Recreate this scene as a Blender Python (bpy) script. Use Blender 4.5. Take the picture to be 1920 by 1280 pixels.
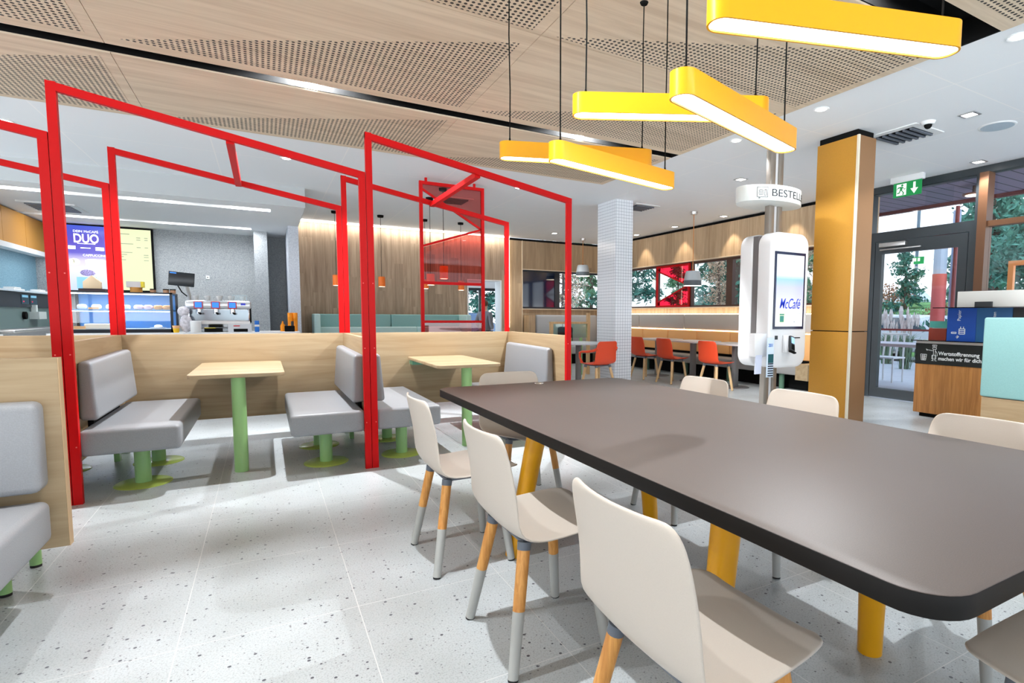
import bpy, bmesh, math, random
from mathutils import Vector, Matrix
random.seed(7)
PI = math.pi
for o in list(bpy.data.objects): bpy.data.objects.remove(o)
C = bpy.context.scene.collection
S = bpy.context.scene

# ------------------------------------------------------------------ camera
cam = bpy.data.cameras.new('camera'); co = bpy.data.objects.new('camera', cam); C.objects.link(co)
S.camera = co
F_PX, YAW, PIT, ROL = 1027.79, .520863, .0791786, .00624974
fw = Vector((math.sin(YAW)*math.cos(PIT), math.cos(YAW)*math.cos(PIT), -math.sin(PIT)))
rt = Vector((math.cos(YAW), -math.sin(YAW), 0)); up = rt.cross(fw)
rt2 = rt*math.cos(ROL)+up*math.sin(ROL); up2 = -rt*math.sin(ROL)+up*math.cos(ROL)
M = Matrix((rt2, up2, -fw)).transposed().to_4x4(); M.translation = Vector((0, 0, 1.182))
co.matrix_world = M
cam.sensor_width = 36; cam.lens = F_PX*36/1920
cam.shift_x = (960-1086.27)/1920; cam.shift_y = (674.22-640)/1920
cam.clip_start = .05; cam.clip_end = 300

# ------------------------------------------------------------------ world, exposure
w = bpy.data.worlds.new('sky'); S.world = w; w.use_nodes = True
nt = w.node_tree; bg = nt.nodes['Background']
tc = nt.nodes.new('ShaderNodeTexCoord'); sx = nt.nodes.new('ShaderNodeSeparateXYZ'); rp = nt.nodes.new('ShaderNodeValToRGB')
nt.links.new(tc.outputs['Generated'], sx.inputs[0]); nt.links.new(sx.outputs['Z'], rp.inputs[0]); nt.links.new(rp.outputs[0], bg.inputs[0])
e_ = rp.color_ramp.elements                       # lower half brightened as added fill for the ceiling, overcast sky above
e_[0].position = 0; e_[0].color = (.90, .96, 1, 1); e_[1].position = .6; e_[1].color = (.13, .17, .22, 1)
x_ = e_.new(.02); x_.color = (.20, .22, .24, 1)
bg.inputs[1].default_value = 7.0
S.view_settings.view_transform = 'Standard'; S.view_settings.look = 'None'
S.view_settings.exposure = 0.24; S.view_settings.gamma = 1; S.view_settings.use_curve_mapping = False
try:
    S.cycles.max_bounces = 7; S.cycles.diffuse_bounces = 4; S.cycles.transparent_max_bounces = 24
    S.cycles.caustics_reflective = False; S.cycles.caustics_refractive = False; S.cycles.sample_clamp_indirect = 6
except Exception: pass
SPOT_W = 78          # one ceiling downlight
SL1, SL2 = 6.2, 1.9   # slot spots, in downlights
KIT_W = 14           # one kitchen light channel
BAR_E = 7.0          # glow of the pendant bars

# ------------------------------------------------------------------ materials
def srgb(r, g, b):
    f = lambda c: (c/255/12.92 if c/255 <= .04045 else ((c/255+.055)/1.055)**2.4)
    return (f(r), f(g), f(b), 1)
MT = {}
def mat(n, col, rough=.5, metal=0, emit=0, ecol=None, alpha=1, trans=0, spec=.5, noise=None, bump=0, coat=0, ior=1.45):
    if n in MT: return MT[n]
    m = bpy.data.materials.new(n); m.use_nodes = True; MT[n] = m
    b = m.node_tree.nodes['Principled BSDF']; I = b.inputs
    I['Base Color'].default_value = col; I['Roughness'].default_value = rough; I['Metallic'].default_value = metal
    I['Specular IOR Level'].default_value = spec; I['IOR'].default_value = ior
    I['Coat Weight'].default_value = coat
    if emit: I['Emission Color'].default_value = ecol or col; I['Emission Strength'].default_value = emit
    if trans: I['Transmission Weight'].default_value = trans
    if alpha < 1: I['Alpha'].default_value = alpha
    if noise or bump:
        N, Lk = m.node_tree.nodes, m.node_tree.links
        t = N.new('ShaderNodeTexCoord'); n1 = N.new('ShaderNodeTexNoise')
        sc, amt = noise or (60, 0); n1.inputs['Scale'].default_value = sc; n1.inputs['Detail'].default_value = 3
        Lk.new(t.outputs['Object'], n1.inputs['Vector'])
        if amt:
            r = N.new('ShaderNodeValToRGB'); r.color_ramp.elements[0].position = .35; r.color_ramp.elements[1].position = .65
            r.color_ramp.elements[0].color = tuple(c*(1-amt) for c in col[:3])+(1,)
            r.color_ramp.elements[1].color = tuple(min(1, c*(1+amt)) for c in col[:3])+(1,)
            Lk.new(n1.outputs[0], r.inputs[0]); Lk.new(r.outputs[0], I['Base Color'])
        if bump:
            bp = N.new('ShaderNodeBump'); bp.inputs['Strength'].default_value = bump; bp.inputs['Distance'].default_value = .002
            Lk.new(n1.outputs[0], bp.inputs['Height']); Lk.new(bp.outputs[0], I['Normal'])
    return m
def mathn(N, Lk, op, a, b=None, c=None):
    n = N.new('ShaderNodeMath'); n.operation = op
    for i, v in enumerate((a, b, c)):
        if v is None: continue
        if isinstance(v, (int, float)): n.inputs[i].default_value = v
        else: Lk.new(v, n.inputs[i])
    return n.outputs[0]
def wood(n, c1, c2, grain='x', rough=.5, planks=None, holes=False, knots=.0, fine=1.0):
    """grain axis; planks=(axis width, colour shift) cuts the boards; holes = round perforation"""
    m = bpy.data.materials.new(n); m.use_nodes = True; MT[n] = m
    N, Lk = m.node_tree.nodes, m.node_tree.links; b = N['Principled BSDF']
    b.inputs['Roughness'].default_value = rough
    t = N.new('ShaderNodeTexCoord'); mp = N.new('ShaderNodeMapping')
    s = {'x': (.8, 14, 14), 'y': (14, .8, 14), 'z': (14, 14, .8)}[grain]
    mp.inputs['Scale'].default_value = tuple(v*fine for v in s)
    Lk.new(t.outputs['Object'], mp.inputs[0])
    vec = mp.outputs[0]
    sep = N.new('ShaderNodeSeparateXYZ'); Lk.new(t.outputs['Object'], sep.inputs[0])
    shift = None
    if planks:
        ax, wd, ln = planks
        u = mathn(N, Lk, 'FLOOR', mathn(N, Lk, 'DIVIDE', sep.outputs[ax], wd))
        wn = N.new('ShaderNodeTexWhiteNoise'); wn.noise_dimensions = '1D'; Lk.new(u, wn.inputs['W'])
        v = mathn(N, Lk, 'FLOOR', mathn(N, Lk, 'ADD', mathn(N, Lk, 'DIVIDE', sep.outputs[{'x': 0, 'y': 1, 'z': 2}[grain]], ln), mathn(N, Lk, 'MULTIPLY', wn.outputs[0], 7)))
        wn2 = N.new('ShaderNodeTexWhiteNoise'); wn2.noise_dimensions = '2D'
        cb = N.new('ShaderNodeCombineXYZ'); Lk.new(u, cb.inputs[0]); Lk.new(v, cb.inputs[1]); Lk.new(cb.outputs[0], wn2.inputs['Vector'])
        shift = wn2.outputs[0]
        ad = N.new('ShaderNodeVectorMath'); ad.operation = 'ADD'; Lk.new(vec, ad.inputs[0])
        cb2 = N.new('ShaderNodeCombineXYZ'); 
        for i in range(3): Lk.new(mathn(N, Lk, 'MULTIPLY', shift, 31+i*7), cb2.inputs[i])
        Lk.new(cb2.outputs[0], ad.inputs[1]); vec = ad.outputs[0]
    n1 = N.new('ShaderNodeTexNoise'); n1.inputs['Scale'].default_value = 1.6; n1.inputs['Detail'].default_value = 6; n1.inputs['Roughness'].default_value = .62
    n1.inputs['Distortion'].default_value = .6
    Lk.new(vec, n1.inputs['Vector'])
    r = N.new('ShaderNodeValToRGB'); r.color_ramp.elements[0].position = .32; r.color_ramp.elements[1].position = .62
    r.color_ramp.elements[0].color = c2; r.color_ramp.elements[1].color = c1
    Lk.new(n1.outputs[0], r.inputs[0]); col = r.outputs[0]
    if shift is not None:
        hs = N.new('ShaderNodeHueSaturation'); Lk.new(col, hs.inputs['Color'])
        Lk.new(mathn(N, Lk, 'ADD', mathn(N, Lk, 'MULTIPLY', shift, .28), .86), hs.inputs['Value']); col = hs.outputs[0]
    if holes:
        pit = .037
        fx = mathn(N, Lk, 'SUBTRACT', mathn(N, Lk, 'FRACT', mathn(N, Lk, 'DIVIDE', sep.outputs[0], pit)), .5)
        fy = mathn(N, Lk, 'SUBTRACT', mathn(N, Lk, 'FRACT', mathn(N, Lk, 'DIVIDE', sep.outputs[1], pit)), .5)
        d = mathn(N, Lk, 'SQRT', mathn(N, Lk, 'ADD', mathn(N, Lk, 'MULTIPLY', fx, fx), mathn(N, Lk, 'MULTIPLY', fy, fy)))
        msk = mathn(N, Lk, 'LESS_THAN', d, .30)
        mx = N.new('ShaderNodeMixRGB'); Lk.new(msk, mx.inputs[0]); Lk.new(col, mx.inputs[1]); mx.inputs[2].default_value = (.02, .018, .015, 1); col = mx.outputs[0]
    Lk.new(col, b.inputs['Base Color'])
    return m
def speckle(n, base, dark, light, scale=170, rough=.6):
    m = bpy.data.materials.new(n); m.use_nodes = True; MT[n] = m
    N, Lk = m.node_tree.nodes, m.node_tree.links; b = N['Principled BSDF']; b.inputs['Roughness'].default_value = rough
    t = N.new('ShaderNodeTexCoord'); v = N.new('ShaderNodeTexVoronoi'); v.inputs['Scale'].default_value = scale/3
    Lk.new(t.outputs['Object'], v.inputs['Vector'])
    sp = N.new('ShaderNodeSeparateColor'); Lk.new(v.outputs['Color'], sp.inputs[0])
    r = N.new('ShaderNodeValToRGB'); e = r.color_ramp.elements; e[0].color = dark; e[0].position = .1; e[1].color = light; e[1].position = .9
    x = e.new(.5); x.color = base
    Lk.new(sp.outputs[0], r.inputs[0]); Lk.new(r.outputs[0], b.inputs['Base Color'])
    return m
def floor_mat():
    m = bpy.data.materials.new('terrazzo_tile'); m.use_nodes = True
    N, Lk = m.node_tree.nodes, m.node_tree.links; b = N['Principled BSDF']
    b.inputs['Roughness'].default_value = .34; b.inputs['Specular IOR Level'].default_value = .45
    t = N.new('ShaderNodeTexCoord'); sep = N.new('ShaderNodeSeparateXYZ'); Lk.new(t.outputs['Object'], sep.inputs[0])
    n0 = N.new('ShaderNodeTexNoise'); n0.inputs['Scale'].default_value = 1.7; Lk.new(t.outputs['Object'], n0.inputs['Vector'])
    r0 = N.new('ShaderNodeValToRGB'); r0.color_ramp.elements[0].position = .35; r0.color_ramp.elements[1].position = .65
    r0.color_ramp.elements[0].color = srgb(172, 177, 178); r0.color_ramp.elements[1].color = srgb(190, 196, 199); Lk.new(n0.outputs[0], r0.inputs[0])
    col = r0.outputs[0]
    n2 = N.new('ShaderNodeTexNoise'); n2.inputs['Scale'].default_value = 160; n2.inputs['Detail'].default_value = 2; Lk.new(t.outputs['Object'], n2.inputs['Vector'])
    r2 = N.new('ShaderNodeValToRGB'); r2.color_ramp.elements[0].position = .36; r2.color_ramp.elements[1].position = .5
    r2.color_ramp.elements[0].color = (.78, .79, .79, 1); r2.color_ramp.elements[1].color = (1, 1, 1, 1); Lk.new(n2.outputs[0], r2.inputs[0])
    mu = N.new('ShaderNodeMixRGB'); mu.blend_type = 'MULTIPLY'; mu.inputs[0].default_value = 1; Lk.new(col, mu.inputs[1]); Lk.new(r2.outputs[0], mu.inputs[2]); col = mu.outputs[0]
    for sc, thr, pick, dk in ((30, .18, .74, (.08, .08, .10, 1)), (62, .19, .62, (.20, .20, .22, 1)), (120, .22, .6, (.36, .36, .37, 1))):
        v = N.new('ShaderNodeTexVoronoi'); v.inputs['Scale'].default_value = sc; Lk.new(t.outputs['Object'], v.inputs['Vector'])
        sc_ = N.new('ShaderNodeSeparateColor'); Lk.new(v.outputs['Color'], sc_.inputs[0])
        k = mathn(N, Lk, 'MULTIPLY', mathn(N, Lk, 'LESS_THAN', v.outputs['Distance'], thr), mathn(N, Lk, 'GREATER_THAN', sc_.outputs[0], pick))
        mx = N.new('ShaderNodeMixRGB'); Lk.new(k, mx.inputs[0]); Lk.new(col, mx.inputs[1]); mx.inputs[2].default_value = dk; col = mx.outputs[0]
    gx = mathn(N, Lk, 'FRACT', mathn(N, Lk, 'DIVIDE', mathn(N, Lk, 'SUBTRACT', sep.outputs[0], .291), .602))
    gy = mathn(N, Lk, 'FRACT', mathn(N, Lk, 'DIVIDE', mathn(N, Lk, 'SUBTRACT', sep.outputs[1], 1.614), .69))
    g = mathn(N, Lk, 'MAXIMUM', mathn(N, Lk, 'LESS_THAN', gx, .0055), mathn(N, Lk, 'LESS_THAN', gy, .0050))
    mx = N.new('ShaderNodeMixRGB'); Lk.new(g, mx.inputs[0]); Lk.new(col, mx.inputs[1]); mx.inputs[2].default_value = srgb(206, 207, 206)
    Lk.new(mx.outputs[0], b.inputs['Base Color'])
    return m
def grid_mat(n, col, line, pit, wdt, rough=.2, axes=(0, 1, 2), off=(0, 0, 0)):
    m = bpy.data.materials.new(n); m.use_nodes = True; MT[n] = m
    N, Lk = m.node_tree.nodes, m.node_tree.links; b = N['Principled BSDF']; b.inputs['Roughness'].default_value = rough
    t = N.new('ShaderNodeTexCoord'); sep = N.new('ShaderNodeSeparateXYZ'); Lk.new(t.outputs['Object'], sep.inputs[0])
    k = None
    for i, a in enumerate(axes):
        p = pit if isinstance(pit, (int, float)) else pit[i]
        f = mathn(N, Lk, 'LESS_THAN', mathn(N, Lk, 'FRACT', mathn(N, Lk, 'DIVIDE', mathn(N, Lk, 'ADD', sep.outputs[a], off[i]), p)), wdt/p)
        k = f if k is None else mathn(N, Lk, 'MAXIMUM', k, f)
    mx = N.new('ShaderNodeMixRGB'); Lk.new(k, mx.inputs[0]); mx.inputs[1].default_value = col; mx.inputs[2].default_value = line
    Lk.new(mx.outputs[0], b.inputs['Base Color'])
    return m
def glass(n, tint=(1, 1, 1, 1), a=.12, rough=.02):
    """thin pane: mostly see-through with a reflection"""
    m = bpy.data.materials.new(n); m.use_nodes = True; MT[n] = m
    N, Lk = m.node_tree.nodes, m.node_tree.links; N.remove(N['Principled BSDF'])
    tr = N.new('ShaderNodeBsdfTransparent'); tr.inputs[0].default_value = tint
    gl = N.new('ShaderNodeBsdfGlossy'); gl.inputs['Roughness'].default_value = rough
    fr = N.new('ShaderNodeFresnel'); fr.inputs[0].default_value = 1.45; ge = N.new('ShaderNodeNewGeometry')
    ff = mathn(N, Lk, 'MULTIPLY', fr.outputs[0], mathn(N, Lk, 'SUBTRACT', 1.0, ge.outputs['Backfacing']))
    mx = N.new('ShaderNodeMixShader'); Lk.new(mathn(N, Lk, 'ADD', ff, a*.1), mx.inputs[0]); Lk.new(tr.outputs[0], mx.inputs[1]); Lk.new(gl.outputs[0], mx.inputs[2])
    Lk.new(mx.outputs[0], N['Material Output'].inputs[0])
    return m

WHITE = mat('white_paint', srgb(232, 234, 235), .7)
CEIL = grid_mat('ceiling_board', srgb(240, 243, 246), srgb(250, 250, 250), (1.35, 1.35), .012, .75, (0, 1), (.45, .2))
BLACK = mat('black_void', (.008, .008, .008, 1), .9, spec=.1)
DARKM = mat('dark_metal', srgb(50, 54, 58), .4)
FLOOR = floor_mat()
CWOOD = wood('ceiling_oak', srgb(222, 203, 178), srgb(200, 178, 152), 'x', .55, fine=.55)
PWOOD = wood('ceiling_oak_perforated', srgb(222, 203, 178), srgb(200, 180, 154), 'x', .55, holes=True, fine=.55)
PANEL = wood('booth_oak', srgb(170, 149, 117), srgb(150, 126, 93), 'x', .5, fine=.7)
PANELY = wood('booth_oak_side', srgb(172, 148, 114), srgb(152, 126, 92), 'y', .5, fine=.7)
WALLW = wood('plank_oak', srgb(178, 156, 132), srgb(142, 120, 98), 'z', .6, planks=(0, .18, 1.4), fine=.9)
WALLY = wood('veneer_oak', srgb(196, 170, 138), srgb(170, 142, 110), 'z', .5, planks=(1, .32, 9), fine=.9)
WALLX = wood('veneer_oak_far', srgb(182, 156, 124), srgb(158, 132, 102), 'z', .5, planks=(0, .32, 9), fine=.9)
BINW = wood('bin_oak', srgb(186, 128, 66), srgb(150, 96, 44), 'z', .45, fine=1.2)
LEGW = wood('leg_oak', srgb(222, 160, 84), srgb(190, 124, 56), 'z', .45, fine=3)
LEGP = wood('leg_beech', srgb(222, 186, 138), srgb(198, 160, 112), 'z', .45, fine=3)
SPECK = speckle('speckled_wall', srgb(158, 163, 166), srgb(138, 143, 147), srgb(178, 182, 184), 420)
SPECKB = speckle('speckled_blue_wall', srgb(122, 162, 180), srgb(104, 146, 166), srgb(140, 178, 194), 420)
TILE = grid_mat('mosaic_tile', srgb(228, 232, 238), srgb(120, 130, 146), .05, .0035, .15, off=(.011, .017, .005))
RED = mat('red_steel', srgb(196, 3, 7), .45, spec=.22)
FAB = mat('grey_leatherette', srgb(140, 142, 146), .42, noise=(220, .05), bump=.25)
FABD = mat('grey_leatherette_far', srgb(150, 148, 146), .45, noise=(220, .05))
TEAL = mat('teal_upholstery', srgb(136, 180, 178), .6, noise=(150, .04))
ORNG = mat('orange_upholstery', srgb(240, 178, 112), .5)
GREEN = mat('green_steel', srgb(150, 194, 128), .3)
OLIVE = mat('olive_base', srgb(172, 190, 92), .25)
SHELL = mat('white_shell', srgb(196, 186, 175), .42, noise=(500, .02))
SHELLR = mat('orange_shell', srgb(220, 70, 32), .4)
GREYP = mat('grey_plastic', srgb(96, 102, 112), .45)
SLEEVE = mat('grey_sleeve', srgb(172, 172, 168), .35)
RUBBER = mat('rubber', (.01, .01, .01, 1), .7)
TOP = mat('black_laminate', srgb(86, 78, 75), .46, noise=(400, .08), spec=.4)
TEDGE = mat('black_edge', srgb(22, 20, 19), .5, spec=.2)
YEL = mat('yellow_steel', srgb(232, 164, 14), .32, spec=.5)
GLOW = mat('lamp_diffuser', (1, .97, .92, 1), .5, emit=BAR_E, ecol=(1, .93, .82, 1))
LED = mat('led_strip', (1, 1, 1, 1), .5, emit=9, ecol=(1, .95, .88, 1))
KLED = mat('kitchen_light_panel', (1, 1, 1, 1), .5, emit=3, ecol=(1, .99, .97, 1))
LEDW = mat('warm_led_strip', (1, 1, 1, 1), .5, emit=6, ecol=(1, .86, .66, 1))
DLG = mat('downlight_lens_and_glow_plate', (1, 1, 1, 1), .5, emit=14, ecol=(1, .98, .95, 1))
CHROME = mat('chrome', (.75, .77, .8, 1), .18, metal=1)
STEEL = mat('brushed_steel', (.62, .62, .62, 1), .35, metal=1)
GOLD = mat('gold_panel', srgb(202, 145, 52), .45, metal=.25, noise=(260, .1))
GOLDT = mat('gold_trim', srgb(232, 222, 200), .4)
GLASS = glass('pane_glass')
REDGL = glass('red_film', (.84, .42, .41, 1), .1)
PINKGL = glass('red_window_film', (.96, .12, .22, 1), .1)
KWHITE = mat('kiosk_white', srgb(232, 232, 234), .3, coat=.2)

# ------------------------------------------------------------------ mesh builder
ROOT = {}
class MB:
    def __init__(s): s.v, s.f = [], []
    def _add(s, vs, fs):
        k = len(s.v); s.v += [tuple(v) for v in vs]; s.f += [tuple(i+k for i in f) for f in fs]; return s
    def box(s, x0, x1, y0, y1, z0, z1):
        x0, x1 = min(x0, x1), max(x0, x1); y0, y1 = min(y0, y1), max(y0, y1); z0, z1 = min(z0, z1), max(z0, z1)
        return s._add([(x, y, z) for z in (z0, z1) for y in (y0, y1) for x in (x0, x1)],
                      [(0, 2, 3, 1), (4, 5, 7, 6), (0, 1, 5, 4), (2, 6, 7, 3), (0, 4, 6, 2), (1, 3, 7, 5)])
    def quad(s, a, b, c, d): return s._add([a, b, c, d], [(0, 1, 2, 3)])
    def tri(s, a, b, c): return s._add([a, b, c], [(0, 1, 2)])
    def hexa(s, b4, t4):
        return s._add(list(b4)+list(t4), [(3, 2, 1, 0), (4, 5, 6, 7), (0, 1, 5, 4), (1, 2, 6, 5), (2, 3, 7, 6), (3, 0, 4, 7)])
    def tube(s, pts, r, n=12, cap=True):
        pts = [Vector(p) for p in pts]; rs = r if isinstance(r, (list, tuple)) else [r]*len(pts); k0 = []; vs = []; fs = []
        for i, p in enumerate(pts):
            d = (pts[min(i+1, len(pts)-1)]-pts[max(i-1, 0)]).normalized()
            a = Vector((0, 0, 1)) if abs(d.z) < .9 else Vector((1, 0, 0))
            u = d.cross(a).normalized(); v = u.cross(d)
            for j in range(n):
                t = 2*PI*j/n; vs.append(p+(u*math.cos(t)+v*math.sin(t))*rs[i])
        for i in range(len(pts)-1):
            for j in range(n):
                a = i*n+j; b = i*n+(j+1) % n; fs.append((a, b, b+n, a+n))
        if cap: fs.append(tuple(range(n-1, -1, -1))); fs.append(tuple((len(pts)-1)*n+j for j in range(n)))
        return s._add(vs, fs)
    def lathe(s, cx, cy, prof, n=24, sx=1, sy=1):
        vs = []; fs = []
        for r, z in prof:
            for j in range(n):
                t = 2*PI*j/n; vs.append((cx+r*math.cos(t)*sx, cy+r*math.sin(t)*sy, z))
        for i in range(len(prof)-1):
            for j in range(n):
                a = i*n+j; b = i*n+(j+1) % n; fs.append((a, b, b+n, a+n))
        fs.append(tuple(range(n-1, -1, -1))); fs.append(tuple((len(prof)-1)*n+j for j in range(n)))
        return s._add(vs, fs)
    def prism(s, poly, z0, z1):
        n = len(poly); vs = [(x, y, z0) for x, y in poly]+[(x, y, z1) for x, y in poly]
        return s._add(vs, [tuple(range(n-1, -1, -1)), tuple(range(n, 2*n))]+[(i, (i+1) % n, (i+1) % n+n, i+n) for i in range(n)])
    def slab(s, poly, o, ux, uy, t):
        """2D polygon set on a plane (origin o, axes ux, uy) with thickness t along ux x uy"""
        o, ux, uy = Vector(o), Vector(ux), Vector(uy); nn = ux.cross(uy).normalized()*t; n = len(poly)
        vs = [o+ux*x+uy*y for x, y in poly]+[o+ux*x+uy*y+nn for x, y in poly]
        return s._add(vs, [tuple(range(n-1, -1, -1)), tuple(range(n, 2*n))]+[(i, (i+1) % n, (i+1) % n+n, i+n) for i in range(n)])
    def sphere(s, c, r, n=12, sc=(1, 1, 1)):
        prof = [(max(1e-4, math.sin(PI*i/8)), -math.cos(PI*i/8)) for i in range(9)]
        b = MB().lathe(0, 0, prof, n)
        return s._add([(c[0]+v[0]*r*sc[0], c[1]+v[1]*r*sc[1], c[2]+v[2]*r*sc[2]) for v in b.v], b.f)
    def build(s, name, m, parent=None, bevel=0, seg=2, smooth=False, world=True, sub=0, solid=0, top=None, ang=35):
        me = bpy.data.meshes.new(name); me.from_pydata(s.v, [], s.f)
        bm = bmesh.new(); bm.from_mesh(me); bmesh.ops.recalc_face_normals(bm, faces=bm.faces); bm.to_mesh(me); bm.free()
        o = bpy.data.objects.new(name, me); C.objects.link(o); me.materials.append(m)
        if top is not None:
            me.materials.append(top)
            for p in me.polygons:
                if p.normal.z > .9: p.material_index = 1
        if parent is not None:
            R = ROOT.get(parent.name, Matrix()); o.parent = parent; ROOT[o.name] = R
            if world: me.transform(R.inverted())
        if solid: md = o.modifiers.new('thickness', 'SOLIDIFY'); md.thickness = solid; md.offset = 0
        if bevel:
            md = o.modifiers.new('rounding', 'BEVEL'); md.width = bevel; md.segments = seg; md.limit_method = 'ANGLE'; md.angle_limit = math.radians(ang)
            smooth = True
        if sub: md = o.modifiers.new('smoothing', 'SUBSURF'); md.levels = sub; md.render_levels = sub
        if smooth:
            me.polygons.foreach_set('use_smooth', [True]*len(me.polygons))
            if not sub:
                try: me.set_sharp_from_angle(angle=math.radians(40)) if not bevel else None
                except Exception: pass
        return o
def rrect(x0, x1, y0, y1, r, n=6):
    P = []
    for cx, cy, a in ((x1-r, y1-r, 0), (x0+r, y1-r, 90), (x0+r, y0+r, 180), (x1-r, y0+r, 270)):
        for i in range(n+1):
            t = math.radians(a+90*i/n); P.append((cx+r*math.cos(t), cy+r*math.sin(t)))
    return P
def thing(name, label, cat, loc=(0, 0, 0), rz=0, group=None):
    o = bpy.data.objects.new(name, None); C.objects.link(o); o.location = loc; o.rotation_euler = (0, 0, rz); o.empty_display_size = .1
    o['label'] = label; o['category'] = cat
    if group: o['group'] = group
    ROOT[o.name] = Matrix.Translation(Vector(loc)) @ Matrix.Rotation(rz, 4, 'Z')
    return o
def tag(o, label, cat, group=None, kind=None):
    o['label'] = label; o['category'] = cat
    if group: o['group'] = group
    if kind: o['kind'] = kind
    return o
def struct(name, mb, m, **k):
    par = k.get('parent'); o = mb.build(name, m, **k)
    if par is None: o['kind'] = 'structure'
    return o
def dup(root, loc, rz=0, label=None, group=None):
    def cp(o, par):
        c = o.copy(); C.objects.link(c); c.parent = par; R = None
        for k in o.children: cp(k, c)
        return c
    r = cp(root, None); r.location = loc; r.rotation_euler = (0, 0, rz)
    ROOT[r.name] = Matrix.Translation(Vector(loc)) @ Matrix.Rotation(rz, 4, 'Z')
    if label: r['label'] = label
    if group: r['group'] = group
    return r
def text(name, s, size, m, parent, o, ux, uy, depth=.001, align='LEFT', bold=0, sx=1.0, shear=0):
    cu = bpy.data.curves.new('t', 'FONT'); cu.body = s; cu.size = size; cu.extrude = depth; cu.align_x = align; cu.offset = bold; cu.shear = shear
    t = bpy.data.objects.new('t', cu); C.objects.link(t); bpy.context.view_layer.update()
    me = bpy.data.meshes.new_from_object(t.evaluated_get(bpy.context.evaluated_depsgraph_get()))
    bpy.data.objects.remove(t); me.materials.clear(); me.materials.append(m)
    ux, uy = Vector(ux).normalized(), Vector(uy).normalized(); nn = ux.cross(uy)
    T = Matrix((ux*sx, uy, nn)).transposed().to_4x4(); T.translation = Vector(o)
    me.transform(T)
    ob = bpy.data.objects.new(name, me); C.objects.link(ob); R = ROOT.get(parent.name, Matrix()); ob.parent = parent; me.transform(R.inverted()); ROOT[ob.name] = R
    return ob
def light(kind, name, loc, power, parent=None, size=.06, spot=110, blend=.6, col=(.94, .97, 1), rot=(0, 0, 0), sy=None):
    L = bpy.data.lights.new(name, kind); L.energy = power; L.color = col
    o = bpy.data.objects.new(name, L); C.objects.link(o)
    if kind == 'SPOT': L.spot_size = math.radians(spot); L.spot_blend = blend; L.shadow_soft_size = size
    elif kind == 'AREA':
        L.size = size
        if sy: L.shape = 'RECTANGLE'; L.size_y = sy
    else: L.shadow_soft_size = size
    if parent is not None:
        o.parent = parent; R = ROOT.get(parent.name, Matrix()); o.location = R.inverted() @ Vector(loc)
    else: o.location = loc
    o.rotation_euler = rot
    return o

ZC = 3.09
# ================================================================== room shell
struct('floor', MB().box(-7, 7.86, -5, 13.5, -.12, 0), FLOOR)
# white ceiling, cut out around the two black slots
cm = MB()
cm.box(4.32, 7.95, -5, 12.62, ZC, ZC+.2).box(-7, 4.32, 5.33, 12.62, ZC, ZC+.2).box(-7, 4.32, 2.17, 5.155, ZC, ZC+.2).box(-7, 4.32, -5, 1.90, ZC, ZC+.2)
ceil = struct('ceiling', cm, CEIL)
for y0, y1 in ((5.155, 5.33), (1.90, 2.17)):
    MB().box(-7, 4.32, y0, y1, ZC+.16, ZC+.2).box(-7, 4.32, y0+.0005, y0+.01, ZC-.0005, ZC+.19).box(-7, 4.32, y1-.01, y1-.0005, ZC-.0005, ZC+.19).box(4.30, 4.32, y0+.0005, y1-.0005, ZC-.0005, ZC+.19).build('slot_recess', BLACK, ceil)
# oak acoustic boards
XS = (-6.1, -3.5, -.91, 1.69, 4.30)
wc = MB()
for i in range(4):
    for (y0, y1) in ((5.33, 6.85), (3.50, 5.155), (2.17, 3.494), (.35, 1.90), (-2, .344)):
        wc.box(XS[i]+.002, XS[i+1]-.002, y0, y1, ZC-.014, ZC-.001)
oak = struct('ceiling', wc, CWOOD)
for i in range(4):
    a, b = XS[i], XS[i+1]
    for (yt, yb) in ((5.42, 6.76), (3.66, 5.03), (2.30, 3.46), (.50, 1.80)):
        MB().slab([(a+.10, yb), (b-.08, yt), (b-.08, yb)], (0, 0, ZC-.0155), (1, 0, 0), (0, 1, 0), .0012).build('perforated_field', PWOOD, oak)
# back wall: vertical planks with a doorway
wb = MB().box(.60, 4.17, 12.6, 12.9, 0, ZC-.02).box(4.17, 5.03, 12.6, 12.9, 2.04, ZC-.02).box(5.03, 5.22, 12.6, 12.9, 0, ZC-.02)
wall_back = struct('wall_back', wb, WALLW)
MB().box(4.171, 4.20, 12.585, 12.95, 0, 2.01).box(5.0, 5.029, 12.585, 12.95, 0, 2.01).box(4.171, 5.029, 12.585, 12.95, 2.01, 2.039).build('doorway_lining', WHITE, wall_back)
MB().box(.62, 5.2, 12.50, 12.53, ZC-.035, ZC-.012).build('led_strip', LED, wall_back)
light('AREA', 'strip_light', (2.9, 12.50, ZC-.04), 18, wall_back, 4.5, sy=.03, col=(1, .93, .84))
MB().box(5.222, 5.230, 12.575, 12.60, .9, ZC-.03).build('led_strip', LEDW, wall_back)
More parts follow.
